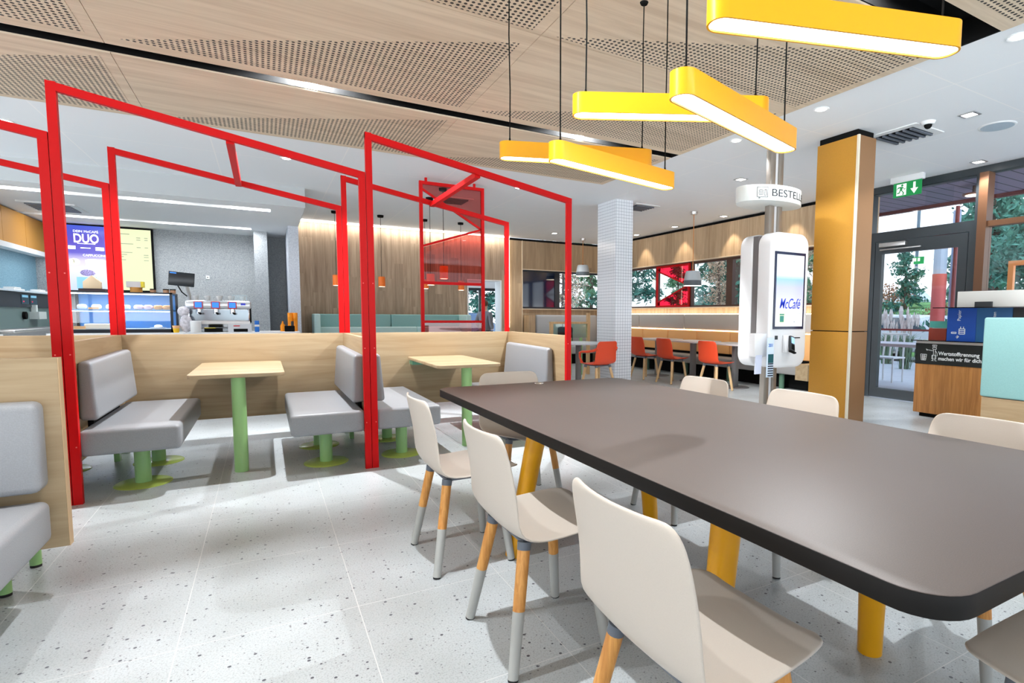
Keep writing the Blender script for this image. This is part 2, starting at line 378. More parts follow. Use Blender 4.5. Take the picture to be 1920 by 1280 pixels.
# far wall with the corner windows
wf = MB().box(5.24, 5.58, 12.62, 12.9, 0, 3.03).box(5.58, 7.9, 12.62, 12.9, 0, 1.355).box(5.58, 7.9, 12.62, 12.9, 2.335, 3.03)
wall_far = struct('wall_far', wf, WALLX)
MB().box(5.24, 7.9, 12.66, 12.9, 3.03, ZC).build('shadow_gap', BLACK, wall_far)
MB().box(5.585, 7.88, 12.56, 12.64, 1.345, 1.365).box(5.585, 7.88, 12.59, 12.64, 2.325, 2.345).box(5.575, 5.59, 12.59, 12.64, 0, 3.03).build('sill_trim', mat('pale_trim', srgb(226, 208, 182), .5), wall_far)
w1 = struct('window_1', MB().box(5.59, 7.88, 12.66, 12.72, 1.365, 1.41).box(5.59, 7.88, 12.66, 12.72, 2.285, 2.325).box(5.59, 5.62, 12.66, 12.72, 1.41, 2.285).box(6.52, 6.66, 12.66, 12.72, 1.41, 2.285).box(7.84, 7.88, 12.66, 12.72, 1.41, 2.285), mat('window_frame_dark', srgb(28, 32, 40), .4))
MB().box(6.66, 7.84, 12.68, 12.69, 1.41, 2.285).build('pane', GLASS, w1)
MB().box(5.62, 6.52, 12.68, 12.69, 1.41, 2.285).build('blind_pane', mat('dark_mirror_glass', srgb(12, 26, 50), .06, spec=1), w1)
# right wall with the window band
wr = MB().box(7.9, 8.2, 5.12, 12.62, 0, 1.375).box(7.9, 8.2, 5.12, 12.62, 2.37, 3.03).box(7.9, 8.2, 5.12, 5.75, 1.375, 2.37).box(7.9, 8.2, 11.95, 12.62, 1.375, 2.37)
wall_right = struct('wall_right', wr, WALLY)
MB().box(7.95, 8.2, 5.12, 12.62, 3.03, ZC).build('shadow_gap', BLACK, wall_right)
MB().box(7.84, 7.99, 5.75, 12.4, 1.37, 1.392).box(7.87, 7.99, 5.75, 12.4, 2.355, 2.372).build('sill_trim', MT['pale_trim'], wall_right)
BRN = mat('window_frame_brown', srgb(76, 48, 38), .4)
ws = MB().box(7.98, 8.05, 5.75, 11.95, 1.392, 1.43).box(7.98, 8.05, 5.75, 11.95, 2.31, 2.355)
for y0, y1 in ((5.75, 5.8), (6.86, 6.93), (7.90, 8.06), (9.08, 9.13), (10.27, 10.33), (11.4, 11.47), (11.9, 11.95)): ws.box(7.97, 8.06, y0, y1, 1.43, 2.31)
w2 = struct('window_2', ws, BRN)
for y0, y1 in ((5.8, 6.86), (6.93, 7.90), (8.06, 9.08), (9.13, 10.27), (10.33, 11.4), (11.47, 11.9)): MB().box(8.01, 8.018, y0, y1, 1.43, 2.31).build('pane', GLASS, w2)
# glazed front, door
DK = mat('anthracite_frame', srgb(56, 62, 66), .38)
BR2 = mat('bronze_mullion', srgb(112, 76, 52), .4)
gm = MB().box(7.88, 8.02, -5, 5.12, 3.00, ZC).box(7.88, 8.02, 5.03, 5.12, 0, 3.0).box(7.90, 8.02, 3.66, 5.03, 2.36, 2.42).box(7.88, 8.02, 3.60, 3.66, 0, 3.0)
struct('window_3', gm, DK)
g2 = MB().box(7.82, 7.98, 3.50, 3.60, 0, 3.0).box(7.86, 7.98, -5, 3.50, 2.33, 2.40).box(7.86, 7.98, -5, 3.5, 0, .12)
for y in (2.05, .55, -1.0, -2.6, -4.2): g2.box(7.86, 7.98, y-.05, y, .12, 3.0)
w4 = struct('window_4', g2, BR2)
for y0, y1 in ((2.05, 3.50), (.55, 2.0), (-1.0, .50), (-2.6, -1.05), (-4.2, -2.65)):
    MB().box(7.93, 7.938, y0, y1, .12, 2.33).build('pane', GLASS, w4); MB().box(7.93, 7.938, y0, y1, 2.40, 3.0).build('pane', GLASS, w4)
w5 = struct('window_5', MB().box(7.90, 8.0, 3.66, 5.03, 2.42, 2.435).box(7.90, 8.0, 3.66, 5.03, 2.985, 3.0), DK)
MB().box(7.95, 7.958, 3.66, 5.03, 2.435, 2.985).build('pane', GLASS, w5)
d1 = struct('door_1', MB().box(7.9, 7.98, 3.66, 3.72, 0, 2.36).box(7.9, 7.98, 4.97, 5.03, 0, 2.36).box(7.9, 7.98, 3.72, 4.97, 2.30, 2.36), DK)
MB().box(7.90, 7.97, 3.73, 3.84, .01, 2.29).box(7.90, 7.97, 4.86, 4.96, .01, 2.29).box(7.90, 7.97, 3.84, 4.86, 2.12, 2.29).box(7.90, 7.97, 3.84, 4.86, .01, .15).build('door_leaf', DK, d1)
MB().box(7.93, 7.94, 3.84, 4.86, .15, 2.12).build('pane', GLASS, d1)
MB().box(7.84, 7.90, 4.50, 4.88, 2.21, 2.27).box(7.86, 7.90, 4.30, 4.88, 2.165, 2.185).build('door_closer', STEEL, d1, bevel=.006)
st = MB().box(7.972, 7.976, 4.30, 4.44, 1.94, 2.04).build('escape_sticker', mat('sticker_green', srgb(22, 170, 90), .5, emit=.25), d1)
SW = mat('sign_white', (.9, .9, .9, 1), .5, emit=.4)
MB().box(7.924, 7.927, 4.33, 4.36, 1.975, 2.02).box(7.924, 7.927, 4.38, 4.43, 1.975, 2.02).build('escape_symbol', SW, d1)
MB().box(7.86, 7.90, 3.76, 3.78, .95, 1.2).build('door_handle', STEEL, d1)
# kitchen shell
KZ = 2.80
struct('wall_kitchen', MB().box(-7, .45, 13.38, 13.6, 0, KZ+.2), SPECK)
struct('wall_pier', MB().box(-.13, .10, 12.58, 13.38, 0, KZ), SPECK)
LSPK = speckle('speckled_light', srgb(190, 196, 206), srgb(176, 182, 194), srgb(204, 210, 218), 420)
struct('wall_wing', MB().box(.43, .60, 11.52, 13.38, 0, KZ), LSPK)
struct('wall_left', MB().box(-3.62, -3.5, 9.47, 13.38, 0, KZ), SPECKB)
BH = mat('bulkhead_paint', srgb(176, 180, 182), .7)
SOFT = mat('soffit_white', srgb(240, 241, 242), .7)
bulk = struct('trim_1', MB().box(-7, .60, 9.47, 9.475, KZ, ZC).box(.595, .60, 9.475, 13.4, KZ, ZC), BH)
R1, R2, RX = (9.88, 10.12), (12.20, 12.44), .14
kc = MB().box(-7, .595, 9.475, R1[0], KZ, KZ+.12).box(RX, .595, R1[0], 13.4, KZ, KZ+.12).box(-7, RX, R1[1], R2[0], KZ, KZ+.12).box(-7, RX, R2[1], 13.4, KZ, KZ+.12).box(-.16, RX, R2[0], R2[1], KZ, KZ+.12).box(-7, .58, 9.52, 13.4, KZ+.14, KZ+.18)
kceil = struct('ceiling', kc, SOFT)
for (y0, y1), xs in ((R1, ((-5.2, -4.2), (-3.2, -2.3), (-1.65, -1.10), (-.42, .12))), (R2, ((-4.8, -4.0), (-2.95, -2.2), (-1.6, -1.15), (-.55, -.18)))):
    for x0, x1 in xs:
        MB().box(x0, x1, y0+.01, y1-.01, KZ+.03, KZ+.06).build('light_channel', KLED, kceil)
        light('AREA', 'channel_light', ((x0+x1)/2, (y0+y1)/2, KZ+.025), KIT_W, kceil, x1-x0, sy=.18)

# the rest of the room behind the camera, glazed openings added for fill light
wsd = MB().box(-7.1, -7, -5, 13.5, 0, .3).box(-7.1, -7, -5, 13.5, 2.85, ZC).box(-7.1, -7, 9.3, 13.5, .3, 2.85)
for y in (-5, -2.5, 0, 2.5, 5.0, 7.5): wsd.box(-7.1, -7, y, y+.1, .3, 2.85)
struct('fill_window_7', wsd, BR2)
wfn = MB().box(-7, 7.9, -5.1, -5, 0, .3).box(-7, 7.9, -5.1, -5, 2.8, ZC)
for x in (-7, -4.6, -2.2, .2, 2.6, 5.0, 7.8): wfn.box(x, x+.1, -5.1, -5, .3, 2.8)
struct('fill_window_6', wfn, BR2)

# ================================================================== ceiling fittings
def downlight(x, y, z, label, kind='round', power=SPOT_W, name='downlight', spot=118, grp=None, col=(.93, .97, 1), aim=None):
    t = thing(name, label, 'ceiling light', (x, y, z), 0, grp)
    if kind == 'round':
        MB().lathe(x, y, [(.035, z-.001), (.065, z-.006), (.068, z-.001), (.068, z+.0)], 24).build('trim_ring', WHITE, t, smooth=True)
        MB().lathe(x, y, [(.001, z-.0095), (.042, z-.0065)], 20).build('lens', DLG, t)
    else:
        MB().box(x-.07, x+.07, y-.07, y-.05, z-.008, z).box(x-.07, x+.07, y+.05, y+.07, z-.008, z).box(x-.07, x-.05, y-.05, y+.05, z-.008, z).box(x+.05, x+.07, y-.05, y+.05, z-.008, z).build('trim_frame', STEEL, t)
        MB().box(x-.05, x+.05, y-.05, y+.05, z-.004, z-.001).build('lens', DLG, t)
    if power:
        light('SPOT', 'lamp_light', (x, y, z-.03), power, t, .035, spot, .35, col, rot=aim or (0, 0, 0))
    return t
GR = 'round downlights in the white ceiling'; GS = 'square wall washers above the window bench'
dl = [(.30, 7.78, 'round downlight above the first booth behind the red frames'), (3.36, 7.72, 'round downlight right of the red glass screen'),
      (-2.18, 7.76, 'round downlight at the left edge above the red frame'), (4.50, 1.89, 'round downlight near the top right corner past the black slot'),
      (4.50, 3.41, 'round downlight left of the gold pillar top'), (4.50, 4.46, 'round downlight behind the crossed yellow lamps')]
for i, (x, y, l) in enumerate(dl): downlight(x, y, ZC, l, grp=GR, power=SPOT_W*(.5 if i in (0, 1, 2) else .6))
for x, y, l in ((5.80, 2.79, 'square downlight between the dome camera and round speaker'), (7.62, 3.53, 'square downlight by the bronze mullion above the glass front'), (5.80, 5.64, 'square downlight left of the sign disc'), (5.88, 11.44, 'square downlight near the dark corner window')):
    downlight(x, y, ZC, l, 'square', SPOT_W*.6)
for y, l in ((10.63, 'far wall washer beside the tiled pillar'), (9.25, 'wall washer left of the grey pendant cord'), (7.82, 'wall washer right of the grey pendant cord'), (6.4, 'wall washer behind the ordering kiosk')):
    downlight(7.62, y, ZC, l, 'square', 26, 'wall_washer', 64, GS, (1, .86, .66), aim=(0, math.radians(-12), 0))
def slot_spot(x, y, yl, label, power, grp=None):
    t = thing('slot_spot', label, 'ceiling light', (x, y, ZC+.16), 0, grp)
    MB().tube([(x-.03, y, ZC+.158), (x+.03, y, ZC+.158)], .0015, 8).build('filament_bar', BLACK, t)
    MB().box(x-.05, x+.05, yl-.006, yl, ZC+.0, ZC+.06).build('lens', DLG, t)  # bright plate added for the lamp's glow on the slot wall, no real lens
    light('SPOT', 'lamp_light', (x, y, ZC+.15), SPOT_W*power, t, .018, 165, .25)
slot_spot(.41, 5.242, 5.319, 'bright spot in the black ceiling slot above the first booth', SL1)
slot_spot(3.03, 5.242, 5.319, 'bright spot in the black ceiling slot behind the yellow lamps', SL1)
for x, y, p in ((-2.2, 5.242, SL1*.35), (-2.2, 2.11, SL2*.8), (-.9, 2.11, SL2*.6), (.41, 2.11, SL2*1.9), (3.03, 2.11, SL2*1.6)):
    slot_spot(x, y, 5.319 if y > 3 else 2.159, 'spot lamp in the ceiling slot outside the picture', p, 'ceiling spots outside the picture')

def vent(x, y, s, label):
    t = thing('air_vent', label, 'air vent', (x, y, ZC))
    MB().prism(rrect(x-s, x+s, y-s, y+s, .01, 1), ZC-.010, ZC).build('frame', WHITE, t)
    b = MB()
    MB().box(x-s*.72, x+s*.72, y-s*.72, y+s*.72, ZC-.013, ZC-.011).build('dark_opening', BLACK, t)
    for k in range(6):
        yy = y-s*.7+k*s*.27; b.box(x-s*.72, x+s*.72, yy, yy+s*.1, ZC-.03, ZC-.012)
    b.build('louvre', GREYP, t)
vent(5.85, 3.42, .26, 'square ceiling vent beside the gold pillar'); vent(5.75, 7.95, .26, 'square ceiling vent beside the tiled pillar'); vent(2.8, 9.1, .26, 'square ceiling vent behind the red glass screen')
t = thing('air_vent', 'square vent in the kitchen ceiling above the menu screens', 'air vent', (-2.75, 11.4, KZ))
MB().box(-3.05, -2.4, 11.0, 11.75, KZ-.02, KZ).build('frame', WHITE, t); b = MB()
for k in range(7): b.box(-2.98, -2.47, 11.08+k*.09, 11.13+k*.09, KZ-.035, KZ-.021)
b.build('louvre', GREYP, t)
t = thing('dome_camera', 'small white dome camera on the ceiling right of the gold pillar', 'camera', (5.67, 3.09, ZC))
MB().lathe(5.67, 3.09, [(.05, ZC-.03), (.065, ZC)], 20).build('base', WHITE, t, smooth=True); MB().sphere((5.67, 3.09, ZC-.035), .035).build('dome', BLACK, t, smooth=True)
t = thing('ceiling_speaker', 'round flush ceiling speaker near the glass front', 'speaker', (6.38, 2.81, ZC))
MB().lathe(6.38, 2.81, [(.14, ZC-.009), (.155, ZC-.006), (.16, ZC)], 32).build('rim', WHITE, t, smooth=True)
MB().lathe(6.38, 2.81, [(.001, ZC-.012), (.138, ZC-.0095)], 32).build('grille', mat('speaker_grille', srgb(180, 196, 208), .6, noise=(600, .3)), t)
# emergency exit sign
t = thing('exit_sign', 'green hanging emergency exit sign with running figure and down arrow', 'exit sign', (7.55, 4.34, ZC))
MB().box(7.52, 7.59, 4.13, 4.56, 3.01, ZC).build('housing', WHITE, t, bevel=.006)
MB().box(7.545, 7.56, 4.155, 4.525, 2.82, 3.01).build('plate', mat('exit_green', srgb(14, 132, 66), .4, emit=.35), t)
so = Vector((7.5445, 4.52, 2.82)); sxv = Vector((0, -1, 0)); syv = Vector((0, 0, 1))
def sp(mb, poly, th=.002): mb.slab(poly, so, sxv, syv, th); return mb
sg = MB(); sp(sg, [(.04, .02), (.17, .02), (.17, .17), (.04, .17)])
sp(sg, [(.26, .17), (.29, .17), (.29, .09), (.325, .09), (.275, .02), (.225, .09), (.26, .09)])
sg.build('symbol', SW, t)
so = Vector((7.5420, 4.52, 2.82)); fg = MB()
fg.slab([(.115+.016*math.cos(a*PI/5), .15+.016*math.sin(a*PI/5)) for a in range(10)], so, sxv, syv, .001)
for q in ([(.09, .135), (.125, .13), (.115, .08), (.085, .085)], [(.085, .09), (.1, .085), (.085, .05), (.05, .045), (.05, .06), (.075, .062)], [(.1, .09), (.115, .085), (.145, .05), (.135, .022), (.12, .025), (.128, .05)], [(.09, .135), (.095, .12), (.06, .115), (.05, .095), (.045, .1), (.055, .13)], [(.125, .13), (.12, .115), (.145, .1), (.16, .112), (.16, .1), (.143, .088)]):
    fg.slab(q, so, sxv, syv, .001)
fg.build('running_figure', MT['exit_green'], t)

# ================================================================== yellow pendant lamps
def pendant(p0, p1, zb, label, h=.09, wd=.1):
    a = Vector((p0[0], p0[1], 0)); b = Vector((p1[0], p1[1], 0)); c = (a+b)/2; d = b-a; L = d.length+.02; rz = math.atan2(d.y, d.x)
    t = thing('pendant_lamp', label, 'pendant lamp', (c.x, c.y, zb), rz, 'yellow bar lamps over the long table')
    o = rrect(-L/2, L/2, -wd/2, wd/2, wd/2-.002, 8); i = rrect(-L/2+.007, L/2-.007, -wd/2+.007, wd/2-.007, wd/2-.009, 8); n = len(o)
    m = MB(); vs = [(x, y, 0) for x, y in o]+[(x, y, h) for x, y in o]+[(x, y, 0) for x, y in i]+[(x, y, .02) for x, y in i]
    fs = [tuple(range(n, 2*n))]
    for k in range(n):
        q = (k+1) % n; fs += [(k, q, q+n, k+n), (k, q, q+2*n, k+2*n), (k+2*n, q+2*n, q+3*n, k+3*n)]
    m._add(vs, fs).build('housing', YEL, t, world=False, smooth=True)
    MB().prism(i, .006, .018).build('diffuser', GLOW, t, world=False)
    for sx_ in (-L/2+.06, L/2-.06):
        zt = ZC-.036-zb
        MB().tube([(sx_, 0, h), (sx_, 0, h+.03)], [.009, .004], 10).build('cable_gland', BLACK, t, world=False)
        MB().tube([(sx_, 0, h+.01), (sx_+.003, .004, h+(zt-h)*.35), (sx_-.003, -.003, h+(zt-h)*.7), (sx_, 0, zt)], .0035, 8).build('cable', BLACK, t, world=False)
        MB().lathe(sx_, 0, [(.02, zt-.012), (.026, zt)], 16).build('ceiling_rose', BLACK, t, world=False)
    return t
pendant((1.25, 1.36), (2.11, 1.08), 2.10, 'yellow bar lamp nearest the camera in the top right corner')
pendant((1.277, 1.55), (2.144, 1.794), 1.95, 'yellow bar lamp hanging low, slanting down to the right in front of another')
pendant((1.27, 2.27), (2.06, 1.86), 2.10, 'yellow bar lamp crossing behind the nearer low hanging one')
pendant((1.236, 3.088), (2.082, 2.778), 2.10, 'farthest yellow bar lamp, level, reaching furthest left')
pendant((1.262, 2.479), (2.156, 2.67), 1.95, 'smaller looking yellow bar lamp slanting in front of the farthest one')

# ================================================================== long table
TX0, TX1, TY0, TY1, TZ = .875, 2.16, .41, 3.24, .75
t = thing('long_table', 'long black communal table with rounded corners and splayed yellow legs', 'table', (1.45, 1.8, 0))
MB().prism(rrect(TX0, TX1, TY0, TY1, .09, 8), TZ-.042, TZ).build('table_top', TEDGE, t, bevel=.003, top=TOP)
MB().box(1.05, 1.98, .98, 1.08, TZ-.07, TZ-.042).box(1.05, 1.98, 2.38, 2.48, TZ-.07, TZ-.042).box(1.4, 1.6, 1.08, 2.38, TZ-.07, TZ-.042).build('under_frame', BLACK, t)
for fx, fy, tx, ty in ((1.83, 1.10, 1.76, 1.06), (1.17, 1.21, 1.24, 1.21), (1.03, 2.44, 1.16, 2.40), (1.85, 2.40, 1.76, 2.37)):
    MB().tube([(fx, fy, 0), (tx, ty, TZ-.05)], [.040, .050], 20).build('leg', YEL, t, smooth=True)
    
t = thing('cable_outlet', 'small chrome outlet cap set in the table top at its far end', 'table fitting', (1.52, 3.17, TZ))
MB().lathe(1.52, 3.17, [(.03, TZ), (.028, TZ+.004)], 20).build('cap', CHROME, t, smooth=True)

# ================================================================== chairs
def shell_mb(arm=False):
    P = [(.236, .430, .105), (.245, .437, .135), (.244, .445, .165), (.226, .451, .195), (.195, .453, .213), (.13, .450, .226), (.03, .440, .233), (-.07, .435, .236), (-.135, .445, .236), (-.175, .478, .233),
         (-.193, .53, .228), (-.205, .60, .224), (-.218, .68, .221), (-.232, .745, .216), (-.240, .778, .207), (-.244, .795, .190), (-.246, .803, .165)]
    n = 10; vs = []; fs = []
    for k, (y, z, w) in enumerate(P):
        bk = min(1, max(0, (z-.45)/.12)) if y < -.1 else 0
        for j in range(n+1):
            u = -1+2*j/n
            vs.append((w*u, y+bk*.03*u*u-(0 if bk else .015*u*u*(y > .2)), z+(1-bk)*(.014*abs(u)**3)-(1-bk)*.006*(1-u*u)))
    for k in range(len(P)-1):
        for j in range(n): a = k*(n+1)+j; fs.append((a, a+1, a+n+2, a+n+1))
    m = MB(); m._add(vs, fs); return m
def make_chair(name, label, cat, sm, lm, group, lower=SLEEVE, split=.21, arms=False):
    t = thing(name, label, cat, (0, 0, 0), 0, group)
    sh = shell_mb().build('shell', sm, t, world=False, smooth=True, solid=.010, sub=1)
    if arms:
        for s in (-1, 1):
            MB().tube([(s*.20, -.205, .70), (s*.235, -.16, .665), (s*.262, -.05, .645), (s*.262, .08, .64), (s*.258, .14, .62), (s*.245, .15, .55), (s*.225, .12, .46)], [.02, .022, .02, .018, .018, .017, .02], 10).build('armrest', sm, t, world=False, smooth=True)
    MB().box(-.15, .15, -.10, .14, .418, .433).tube([(-.14, -.11, .42), (.14, -.11, .42)], .012).tube([(-.14, .13, .425), (.14, .13, .425)], .012).build('under_frame', GREYP, t, world=False)
    for sx_, sy_, fx, fy in ((-1, -1, .215, -.19), (1, -1, .215, -.19), (-1, 1, .2, .178), (1, 1, .2, .178)):
        a = Vector((sx_*.14, -.115 if sy_ < 0 else .13, .425)); f = Vector((sx_*fx, fy, 0)); q = a+(f-a)*((.425-split)/.425)
        MB().tube([a, a+(q-a)*.12], [.024, .0225], 14).build('leg_socket', GREYP, t, world=False, smooth=True)
        lg = MB().tube([a+(q-a)*.1, q], [.0215, .0205], 16).build('leg', lm, t, world=False, smooth=True)
        MB().tube([q, f+(q-f)*.03], [.0206, .0175], 16).build('leg_sleeve', lower, lg, world=False, smooth=True)
        MB().tube([f+(q-f)*.03, f], [.0175, .017], 16).build('foot', RUBBER, lg, world=False)
    return t
GW = 'white shell chairs around the long table'
ch = make_chair('shell_chair', 'white shell chair at the near long side of the table, closest to the camera', 'chair', SHELL, LEGW, GW)
ch.location = (.85, .94, 0); ch.rotation_euler = (0, 0, -PI/2)
for x, y, rz, l in ((.85, 1.785, -PI/2, 'middle white shell chair on the left side of the long table'),
                    (.825, 2.60, -PI/2, 'farthest white shell chair on the left side, next to the booth floor'),
                    (2.16, 2.56, PI/2, 'white shell chair on the far side in front of the tiled pillar'),
                    (2.16, 1.84, PI/2, 'white shell chair on the far side in front of the kiosk pole and gold pillar'),
                    (2.16, 1.00, PI/2, 'white shell chair on the far side at the right edge, by the bin cabinet'),
                    (1.42, 3.22, PI, 'white shell chair tucked in at the far end of the long table'),
                    (1.50, .36, 0, 'white shell chair at the near table end in the bottom right corner')):
    dup(ch, (x, y, 0), rz, l)
GO = 'orange shell chairs at the small grey tables'
oc = make_chair('orange_chair', 'orange shell chair nearest the ordering kiosk at the window bench tables', 'chair', SHELLR, LEGP, GO, lower=LEGP, split=.15)
oc.location = (6.32, 6.57, 0); oc.rotation_euler = (0, 0, -PI/2)
dup(oc, (6.32, 7.67, 0), -PI/2, 'middle orange shell chair at the window bench tables')
dup(oc, (6.32, 8.48, 0), -PI/2, 'orange shell chair partly hidden by the tiled pillar')
ac = make_chair('orange_armchair', 'orange shell armchair seen from behind in front of the tiled pillar', 'chair', SHELLR, LEGP, 'orange armchairs at the round table', lower=LEGP, split=.15, arms=True)
ac.location = (4.50, 7.26, 0); ac.rotation_euler = (0, 0, math.radians(12))
dup(ac, (4.05, 8.05, 0), -PI/2, 'orange shell armchair half hidden behind the red post, with a dark jacket')

# ================================================================== booths
BX = (-1.06, .69, 2.44)
PY = 5.87; FY = 4.45; PZ = 1.003
part = MB().box(-4.6, 2.52, PY, PY+.04, .24, PZ)
t = thing('booth_partition', 'long oak partition board behind the booths, carrying the rear red frames', 'partition', (.69, PY, 0))
part.build('board', PANEL, t, bevel=.002)
for x in (-2.81, -1.06, .69, 2.44): MB().box(x-.03, x+.03, PY+.005, PY+.035, 0, .24).build('foot', GREEN, t)
for x, l in ((-1.06, 'oak divider board left of the first booth table'), (.69, 'oak divider board between the two booths at the middle red post'), (2.44, 'oak divider board at the right end of the second booth')):
    t = thing('booth_divider', l, 'partition', (x, 5.1, 0))
    MB().box(x-.02, x+.02, FY+.02, PY, .24, PZ).build('board', PANELY, t, bevel=.002)
    MB().box(x-.022, x+.022, FY+.001, FY+.02, .24, PZ).build('edge_band', mat('edge_oak', srgb(206, 174, 134), .5), t)
    MB().box(x-.018, x+.018, PY-.3, PY-.24, 0, .24).build('foot', GREEN, t)
def bench(x0, x1, y0, y1, backx, label, disc=True, poles=2):
    """seat between x0..x1, back cushion on side backx"""
    t = thing('booth_seat', label, 'bench', ((x0+x1)/2, (y0+y1)/2, 0))
    MB().box(x0, x1, y0, y1, .285, .45).build('seat_cushion', FAB, t, bevel=.028, seg=4)
    s = 1 if backx < (x0+x1)/2 else -1
    b0 = backx; th = .105*s
    m = MB().hexa([(b0, y0+.10, .50), (b0+th, y0+.07, .50), (b0+th, y1-.03, .50), (b0, y1-.03, .50)], [(b0, y0+.13, .875), (b0+th*.75, y0+.10, .875), (b0+th*.75, y1-.06, .89), (b0, y1-.06, .89)])
    m.build('back_cushion', FAB, t, bevel=.028, seg=4)
    MB().box(min(b0, b0+s*.03), max(b0, b0+s*.03), y0+.3, y1-.3, .38, .55).build('back_bracket', BLACK, t)
    cx = (x0+x1)/2+s*.0
    for yy in ((y0+.33, y0+.98) if poles == 2 else (y0+.33,)):
        p = MB().tube([(cx, yy, .01), (cx, yy, .285)], .047, 20).build('pole', GREEN, t, smooth=True)
        MB().lathe(cx, yy, [(.165, 0), (.165, .006), (.155, .012), (.05, .014)], 36).build('base_disc', OLIVE, p, smooth=True)
    return t
bench(-1.03, -.51, 4.44, 5.80, -1.04, 'grey upholstered booth seat left of the first booth table')
bench(.14, .65, 4.44, 5.80, .67, 'grey booth seat right of the first table, left of the middle red post')
bench(.73, 1.24, 4.44, 5.80, .71, 'grey booth seat just right of the middle red post')
bench(1.90, 2.41, 4.60, 5.80, 2.42, 'grey booth seat at the right end, its back cushion above the black table')
bench(-1.61, -1.09, 4.44, 5.80, -1.08, 'grey booth seat of the leftmost booth, mostly hidden by the near bench')
def btable(x0, x1, label):
    t = thing('booth_table', label, 'table', ((x0+x1)/2, 5.2, 0))
    MB().prism(rrect(x0, x1, 4.66, PY-.005, .07, 6), .722, .75).build('table_top', PANEL, t, bevel=.003)
    cx = (x0+x1)/2
    MB().tube([(cx, 4.80, 0), (cx, 4.80, .722)], .047, 24).build('pole', GREEN, t, smooth=True)
    MB().box(x0+.03, x1-.03, 5.74, PY-.004, .672, .722).build('wall_bracket', mat('teal_bracket', srgb(120, 190, 160), .35), t)
btable(-.49, .12, 'oak topped booth table with green pole in the first booth')
btable(1.28, 1.87, 'oak topped booth table in the second booth, partly hidden by the black table')
btable(-2.35, -1.75, 'oak topped booth table of the leftmost booth, mostly out of frame')

def redframe(x0, x1, y, zb, label, screws=True):
    t = thing('red_frame', label, 'frame', ((x0+x1)/2, y, zb), 0, None)
    zl, zr, wd, dp = 2.53, 2.235, .046, .036
    MB().box(x0, x0+wd, y-dp/2, y+dp/2, zb, zl).build('post', RED, t)
    MB().box(x1-wd, x1, y-dp/2, y+dp/2, zb, zr).build('post', RED, t)
    sl = (zr-zl)/(x1-x0)
    m = MB(); m.hexa([(x0, y-dp/2-.0008, zl-.046), (x1, y-dp/2-.0008, zr-.046), (x1, y+dp/2+.0008, zr-.046), (x0, y+dp/2+.0008, zl-.046)],
                     [(x0, y-dp/2-.0008, zl+.002), (x1, y-dp/2-.0008, zr+.002), (x1, y+dp/2+.0008, zr+.002), (x0, y+dp/2+.0008, zl+.002)])
    m.build('sloped_rail', RED, t)
    if screws:
        SC = mat('screw', srgb(240, 120, 110), .3)
        for z in (.36, .93, 1.42):
            if z < zb+.02: continue
            for xx in (x0+wd*.7, x1-wd*.7): MB().tube([(xx, y-dp/2+.001, z), (xx, y-dp/2-.002, z)], .004, 10).build('screw', SC, t)
    return t
FYF = 4.425
redframe(-2.81, -1.064, FYF, 0, 'front red steel frame cut off by the left picture edge')
redframe(-1.06, .686, FYF, 0, 'large front red steel frame around the first booth')
redframe(.69, 2.44, FYF, 0, 'front red steel frame around the second booth, partly behind the black table')
redframe(-2.81, -1.064, PY+.02, PZ, 'rear red frame behind the leftmost booth', False)
redframe(-1.06, .686, PY+.02, PZ, 'rear red frame on the partition behind the first booth', False)
redframe(.69, 2.44, PY+.02, PZ, 'rear red frame on the partition behind the second booth', False)
for x, l in ((-.16, 'sloping red cross bar joining the front and rear frames above the first booth'), (1.57, 'red cross bar joining the frames above the second booth, before the glass screen'), (-1.93, 'red cross bar above the leftmost booth, out of frame')):
    t = thing('red_crossbar', l, 'frame bar', (x, 5.15, 2.33))
    MB().box(x-.023, x+.023, FYF+.02, PY, 2.318, 2.362).build('bar', RED, t)

# near bench, bottom left
t = thing('near_partition', 'oak partition end nearest the camera at the left edge, behind the near grey bench', 'partition', (-1.6, 2.96, 0))
MB().box(-2.8, -.721, 2.92, 2.965, .235, 1.005).build('board', PANEL, t, bevel=.002)
MB().box(-.721, -.719, 2.92, 2.965, .235, 1.005).build('edge_band', MT['edge_oak'], t)
MB().box(-2.3, -2.24, 2.925, 2.955, 0, .235).box(-1.5, -1.44, 2.925, 2.955, 0, .235).build('foot', GREEN, t)
def xbench(y0, y1, backy, label, px, xr=-.755):
    t = thing('booth_seat', label, 'bench', (-1.6, (y0+y1)/2, 0))
    MB().box(-2.6, xr, y0, y1, .285, .45).build('seat_cushion', FAB, t, bevel=.028, seg=4)
    s = -1 if y0 < backy and y1 < backy+.05 else 1
    MB().hexa([(-2.6, backy, .49), (xr-.01, backy, .49), (xr-.01, backy+s*.12, .49), (-2.6, backy+s*.12, .49)], [(-2.6, backy, .84), (xr-.01, backy, .84), (xr-.01, backy+s*.10, .84), (-2.6, backy+s*.10, .84)]).build('back_cushion', FAB, t, bevel=.03, seg=4)
    MB().box(-2.3, -1.1, min(backy, backy+s*.03), max(backy, backy+s*.03), .40, .55).build('back_bracket', BLACK, t)
    for x in px:
        yy = 3.41 if y0 > 3 else (y0+y1)/2
        MB().tube([(x, yy, .012), (x, yy, .285)], .022, 20).build('leg', GREEN, t, smooth=True)
        MB().tube([(x, yy, 0), (x, yy, .012)], .021, 20).build('foot', RUBBER, t)
xbench(2.22, 2.87, 2.918, 'near grey upholstered bench cut off by the left edge', (-1.45, -2.35))
xbench(3.01, 3.50, 2.962, 'grey bench behind the near partition, only its green legs showing', (-.965, -1.9), -.92)
t = thing('bench_leg', 'short green steel leg standing under the near bench', 'bench leg', (-.98, 3.11, 0))
